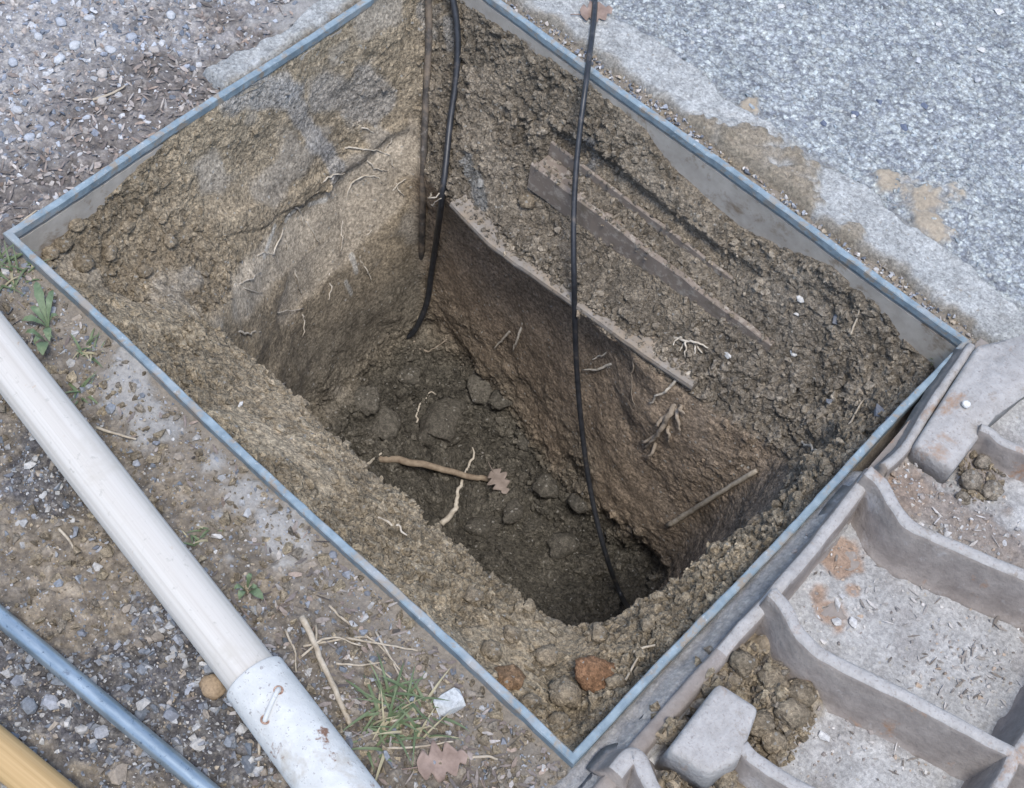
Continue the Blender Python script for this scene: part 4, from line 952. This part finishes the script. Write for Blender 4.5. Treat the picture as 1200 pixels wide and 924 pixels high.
oak_leaf('oak_leaf', at(699, 14, .006), np.array([.1, -.2, 1]), .036, .5, M_LEAF, 'brown dead leaf under the cable on the asphalt edge', 8)

# ------------------------------------------------------------------ single stones and clods
def lump(name, loc, dims, colr, mat, label, cat, seed, group=None, base=ICO3, amp=.3, sc=1.5, facet=False, rz=0.0, sink=.3):
    v, f = base; o_ = v + [seed * 3.1, seed * 1.7, 0]
    if facet:
        v, f = rock_bases(1, 16, seed)[0]; r = np.ones(len(v))
    elif mat is M_CLOD:
        rk = np.random.default_rng(seed); pn = rk.normal(size=(11, 3)); pn /= np.linalg.norm(pn, axis=1)[:, None]; pd = rk.uniform(.55, 1., 11)
        dt = v @ pn.T; rr0 = np.where(dt > .05, pd / np.maximum(dt, .05), 9); r = -np.log(np.exp(-30 * rr0).sum(1) + 1e-12) / 30
        r = np.clip(r, .4, 1.2) + .2 * fbm(o_, 2.2, 3, seed) + .2 * fbm(o_, 6, 4, seed + 3, .7)
    else: r = 1 + amp * fbm(o_, sc, 3, seed) * 1.5 + amp * .35 * fbm(o_, sc * 4, 2, seed + 3)
    v = v * r[:, None] * np.array(dims); a = rz
    v = v @ np.array([[math.cos(a), math.sin(a), 0], [-math.sin(a), math.cos(a), 0], [0, 0, 1]])
    v[:, 2] -= v[:, 2].min() + (sink + (.12 if mat is M_CLOD else 0)) * dims[2]
    cc = np.tile(colr, (len(v), 1)) * (1 + .15 * fbm(v + seed, 120, 2, 5))[:, None]
    ob = npmesh(name, v, f, mat, cc, not facet); ob.location = V(loc); return tag(ob, label, cat, group)
lump('rock', gp(527, 828, 0), (.013, .018, .011), [.47, .48, .47], M_STONE, 'pale angular grey rock between the grass and the rail', 'rock', 11, facet=True, rz=-.5, sink=.15)
lump('rock', gp(250, 807, 0), (.0105, .0095, .008), [.29, .21, .13], M_STONE, 'rounded ochre stone beside the joint of the white pole', 'rock', 13, amp=.2, sink=.5)
lump('rust_clod', hit(697, 793), (.023, .017, .017), [.3, .17, .095], M_CLOD, 'large rust orange clod on the bank at the front corner', 'clod', 14, amp=.35, rz=.6, sink=.5)
lump('rust_clod', hit(594, 797), (.017, .015, .013), [.3, .19, .11], M_CLOD, 'smaller rust orange clod on the bank close to the left rail', 'clod', 15, amp=.35, sink=.5)
for k, (x, y, s_) in enumerate(((660, 815, .017), (620, 825, .011), (640, 770, .012), (575, 765, .012), (720, 800, .010), (555, 700, .011), (600, 745, .010), (760, 735, .010), (655, 850, .012), (700, 745, .011))):
    lump('soil_clod', hit(x, y), (s_, s_ * .85, s_ * .7), SOIL * (.9 + .25 * rnd.random()), M_CLOD, ['large brown clod between the two rust orange clods', 'small brown clod beside the smaller rust orange clod', 'brown clod above the gap between the orange clods', 'brown clod higher up the bank from the smaller orange clod', 'brown clod touching the large rust orange clod', 'lone brown clod midway along the left bank', 'brown clod on the left bank near the inner lip', 'brown clod on the inner lip by the dry stalk', 'brown clod closest to the front corner of the rails', 'brown clod on the rounded front lip of the pit'][k], 'clod', 20 + k, 'clods at the front corner', ICO3, .4, 1.8, rz=k)
for k, (x, y, s_) in enumerate(((617, 240, .013), (100, 312, .012), (130, 300, .011), (90, 265, .010), (75, 290, .011), (170, 320, .010), (200, 285, .010), (60, 300, .010), (150, 268, .009))):
    lump('soil_clod', hit(x, y), (s_, s_ * .85, s_ * .75), SOIL * (.85 + .3 * rnd.random()), M_CLOD, 'round soil clod beside the upper end of the channel' if k == 0 else 'brown soil clod heaped below the left corner of the frame', 'clod', 40 + k, None if k == 0 else 'clods below the left corner', ICO3, .4, 1.8, rz=k)
for k, (x, y, s_) in enumerate(((520, 500, .045), (565, 460, .028), (590, 470, .022), (450, 500, .028), (480, 440, .02), (600, 600, .02), (640, 570, .022), (660, 640, .026), (430, 470, .024), (560, 620, .018), (620, 520, .02), (680, 590, .018))):
    lump('soil_clod', hit(x, y), (s_ * .8, s_, s_ * .55), np.array([.135, .122, .1]) * (.95 + .35 * rnd.random()), M_CLOD,
         'largest smooth damp clod on the pit floor above the twig' if k == 0 else ['', 'damp clod behind the largest smooth clod on the pit floor', 'small damp clod at the foot of the undercut wall', 'damp clod between the largest clod and the clay wall', 'damp clod beside the end of the thick cable', 'small damp clod below the dead leaf on the pit floor', 'damp clod beside the dead leaf on the pit floor', 'damp clod near the foot of the long hanging cable', 'damp clod at the foot of the left clay wall', 'small damp clod beside the thick white root', 'damp clod halfway along the undercut wall foot', 'damp clod between dead leaf and hanging cable'][k], 'clod', 60 + k, None if k == 0 else 'damp clods on the pit floor', ICO3, .45, 1.6, rz=k * 1.3, sink=.5)
for k, (x, y, s_) in enumerate(((905, 800, .014), (925, 840, .017), (890, 850, .014), (870, 780, .013), (935, 815, .015), (905, 870, .013), (860, 800, .010), (820, 905, .014), (795, 900, .012), (850, 915, .012))):
    lump('soil_clod', chit(x, y), (s_, s_ * .9, s_ * .7), SOIL * (.8 + .3 * rnd.random()), M_CLOD, 'brown soil clod piled round the square lug of the cover', 'clod', 80 + k, 'clods on the cover', ICO3, .45, 1.8, rz=k)
for k, (x, y, s_) in enumerate(((1135, 565, .013), (1160, 578, .011), (1150, 545, .009), (1128, 585, .008))):
    lump('soil_clod', chit(x, y), (s_, s_ * .9, s_ * .8), SOILD * (1.1 + .3 * rnd.random()), M_CLOD, 'dark soil clod on the cover beside the long upper lug', 'clod', 95 + k, 'clods beside the upper lug', ICO3, .45, 1.8, rz=k)
SG = 'small stones in the pit soil'
for k, (x, y, s_, lab) in enumerate(((853, 417, .006, 'small white pebble by the fan shaped root'), (972, 471, .006, 'white flake of stone on soil by the dark stone'), (1028, 484, .010, 'dark grey stone in soil beside the cover lip'),
      (937, 352, .006, 'narrow pale stone in crumbly soil below the plate'), (933, 370, .004, 'tiny pale pebble under the narrow pale stone'), (980, 375, .008, 'blue grey stone chip in crumbly soil'), (930, 415, .006, 'flat grey stone chip on the crumbly slope'),
      (1040, 492, .004, 'round grey pebble touching the dark stone'), (282, 475, .004, 'white pebble on the left bank'), (693, 265, .004, 'white stone speck behind the hanging cable'))):
    dk = 'dark' in lab or 'blue' in lab; lump('pebble', hit(x, y), (s_, s_ * .7, s_ * .6), [.16, .17, .19] if dk else [.5, .49, .46], M_STONE, lab, 'pebble', 120 + k, SG, facet=True, rz=k)
for k, (x, y, s_) in enumerate(((130, 481, .0065), (152, 530, .005), (160, 545, .005), (177, 540, .004), (210, 537, .006), (88, 625, .006), (85, 610, .005), (245, 785, .006), (165, 840, .008), (210, 752, .0065), (200, 735, .006), (150, 715, .0065), (97, 744, .006), (114, 665, .006), (70, 685, .006),
       (290, 895, .010), (60, 825, .010), (110, 800, .006), (140, 910, .011), (200, 840, .009), (168, 828, .008), (72, 780, .007), (35, 830, .009), (120, 860, .008), (225, 700, .006), (135, 690, .005), (20, 800, .007), (232, 875, .008), (268, 870, .007))):
    lump('pebble', gp(x, y, 0), (s_, s_ * .8, s_ * .6), PAL_DARK[k % 7] * 1.05, M_STONE, 'loose angular grey stone on the ground around the tool handles', 'stone', 140 + k, 'loose stones around the tool handles', facet=True, rz=k, sink=.2)
for k, (x, y, s_) in enumerate(((72, 28, .007), (105, 22, .006), (120, 88, .007), (45, 45, .006), (155, 45, .006), (70, 72, .007), (120, 120, .007), (20, 130, .006), (35, 162, .006), (200, 20, .006), (180, 60, .006), (88, 55, .007), (15, 75, .006), (130, 60, .006))):
    lump('pebble', gp(x, y, 0), (s_, s_ * .8, s_ * .6), PAL_GREY[[0, 2, 4, 2][k % 4]] * 1.0, M_STONE, 'pale rounded pebble among the leaf litter beyond the left rail', 'stone', 180 + k, 'pale pebbles in the leaf litter', ICO2, .25, 1.2, rz=k, sink=.5)
for k, (x, y, s_) in enumerate(((1002, 135, .006), (915, 8, .006), (1075, 72, .006), (1083, 125, .006), (1000, 137, .004), (825, 37, .005), (1060, 150, .006), (1150, 60, .006), (870, 45, .005), (1030, 120, .005), (1170, 15, .007), (1145, 95, .006), (965, 145, .005), (1100, 30, .005))):
    lump('pebble', gp(x, y, 0), (s_, s_ * .8, s_ * .5), (np.array([.12, .14, .19]) if k % 3 == 0 else PAL_GREY[[0, 5, 2][k % 3]]), M_STONE, 'small stone standing out of the worn asphalt surface', 'stone', 200 + k, 'stones in the asphalt', facet=True, rz=k, sink=.45)
for k, (x, y, s_, lab) in enumerate(((981, 711, .0075, 'thin white chip on the rust stain in the cover'), (980, 730, .006, 'pale pebble on the rust stain in the cover'), (999, 731, .006, 'grey lump of grit by the rust stain'), (965, 864, .0065, 'flat pale pebble beside the soil clods on the cover'),
      (938, 672, .0055, 'long white chip at the pocket edge of the cover'), (1099, 558, .006, 'white pebble at the end of the long upper lug'))):
    lump('pebble', chit(x, y), (s_, s_ * (.35 if 'chip' in lab else .75), s_ * .5), [.52, .52, .51], M_STONE, lab, 'pebble', 230 + k, facet=True, rz=-.8 + k * .2, sink=.1)
lump('pebble', at(1131, 476, .031), (.004, .0038, .003), [.62, .61, .58], M_STONE, 'single white pebble on top of the long upper lug', 'pebble', 240, base=ICO2, amp=.15, sink=.1)

# ------------------------------------------------------------------ grass and weeds
def blade_np(p0, L, az, bend, w_, n=6):
    d = np.array([math.cos(az), math.sin(az), 0]); sd_ = np.array([-d[1], d[0], 0]); pts = []; ang = rnd.uniform(.5, 1.2); p = np.array(p0, float); rows_ = []
    for i in range(n + 1):
        t = i / n; a = ang - bend * t; ww = w_ * (1 - t ** 2.2) + 1e-5
        fold = np.array([0, 0, -.35 * ww])
        rows_ += [p - sd_ * ww, p + fold, p + sd_ * ww]
        p = p + (d * math.cos(a) + np.array([0, 0, math.sin(a)])) * L / n
        p[2] = max(p[2], p0[2] - .002)
    return np.array(rows_), grid_faces(n + 1, 3)
def tuft(name, x, y, n, L, spread, label, dry=.2, w_=.0011):
    base = gp(x, y, -.001); e_ = empty(name, base); tag(e_, label, 'grass')
    for k in range(n):
        a = rnd.uniform(0, 6.283); r_ = spread * math.sqrt(rnd.random()); q = base + [r_ * math.cos(a), r_ * math.sin(a), 0]
        v, f = blade_np(q, L * rnd.uniform(.45, 1.1), rnd.uniform(0, 6.283), rnd.uniform(.6, 1.9), w_ * rnd.uniform(.6, 1.2))
        o = npmesh('blade', v, f, M_DRYGRASS if rnd.random() < dry else M_GRASS); adopt(o, e_)
tuft('grass_tuft', 468, 835, 36, .042, .022, 'tuft of green grass between the socket and the pale rock', .15, .0013)
tuft('grass_tuft', 492, 845, 24, .038, .018, 'small green grass tuft right beside the pale rock', .2, .0012)
tuft('grass_tuft', 445, 862, 26, .045, .016, 'sparse grass tuft hugging the white socket', .3, .0012)
tuft('grass_tuft', 12, 318, 34, .034, .02, 'short bright grass at the left corner of the frame', .25, .0012)
tuft('grass_tuft', 96, 462, 14, .026, .006, 'tiny grass sprig beside the white pole', .05, .0014)
tuft('grass_tuft', 106, 410, 18, .022, .010, 'low green sprig beside the left rail', .15, .0013)
tuft('grass_tuft', 235, 628, 14, .016, .012, 'faint green sprouts below the mortar residue', .2, .0012)
def weed(x, y, leaves, label):
    base = gp(x, y, .001); e_ = empty('weed', base); tag(e_, label, 'weed')
    for (tx, ty, wd) in leaves:
        tip = gp(tx, ty, .010); d = tip - base; L = np.linalg.norm(d); d /= L; s_ = np.cross(d, [0, 0, 1]); s_ /= np.linalg.norm(s_); n = 12; vv = []
        for i in range(n + 1):
            t = i / n; ww = wd * .72 * L * (.10 + .9 * math.sin(math.pi * min(1, t * .98 + .02) ** 1.5)) * (1 + .1 * math.sin(t * 24)); cen = base + d * L * t + np.array([0, 0, .012 * math.sin(t * 2.6)])
            for k in (-1, -.5, 0, .5, 1): vv.append(cen + s_ * ww * k + np.array([0, 0, .18 * ww * abs(k) + .0006 * math.sin(t * 20 + k * 3)]))
        o = npmesh('leaf', np.array(vv), grid_faces(n + 1, 5), M_WEED); adopt(o, e_)
weed(57, 385, [(46, 342, .13), (66, 352, .13), (72, 382, .2), (40, 372, .2), (30, 388, .22), (62, 412, .2)], 'broad leaved grey green weed beside the left rail')
weed(55, 402, [(54, 428, .26), (44, 415, .24), (66, 408, .2), (34, 402, .2)], 'small broad leaved weed touching the white pole')
weed(290, 695, [(282, 712, .26), (304, 700, .26), (310, 712, .24), (296, 682, .2), (276, 700, .2)], 'flat green weed beside the white pole near the debris')
def sprig(x, y):
    b_ = hit(x, y, 0); e_ = empty('sprig', b_); tag(e_, 'tiny yellow green sprig below the exposed plate corner', 'weed')
    for k in range(9):
        v, f = blade_np(b_ + [rnd.uniform(-.006, .006), rnd.uniform(-.004, .004), 0], .016 * rnd.uniform(.6, 1.2), rnd.uniform(0, 6.28), .8, .0016); o = npmesh('blade', v, f, M_GRASS); adopt(o, e_)
sprig(1095, 426)
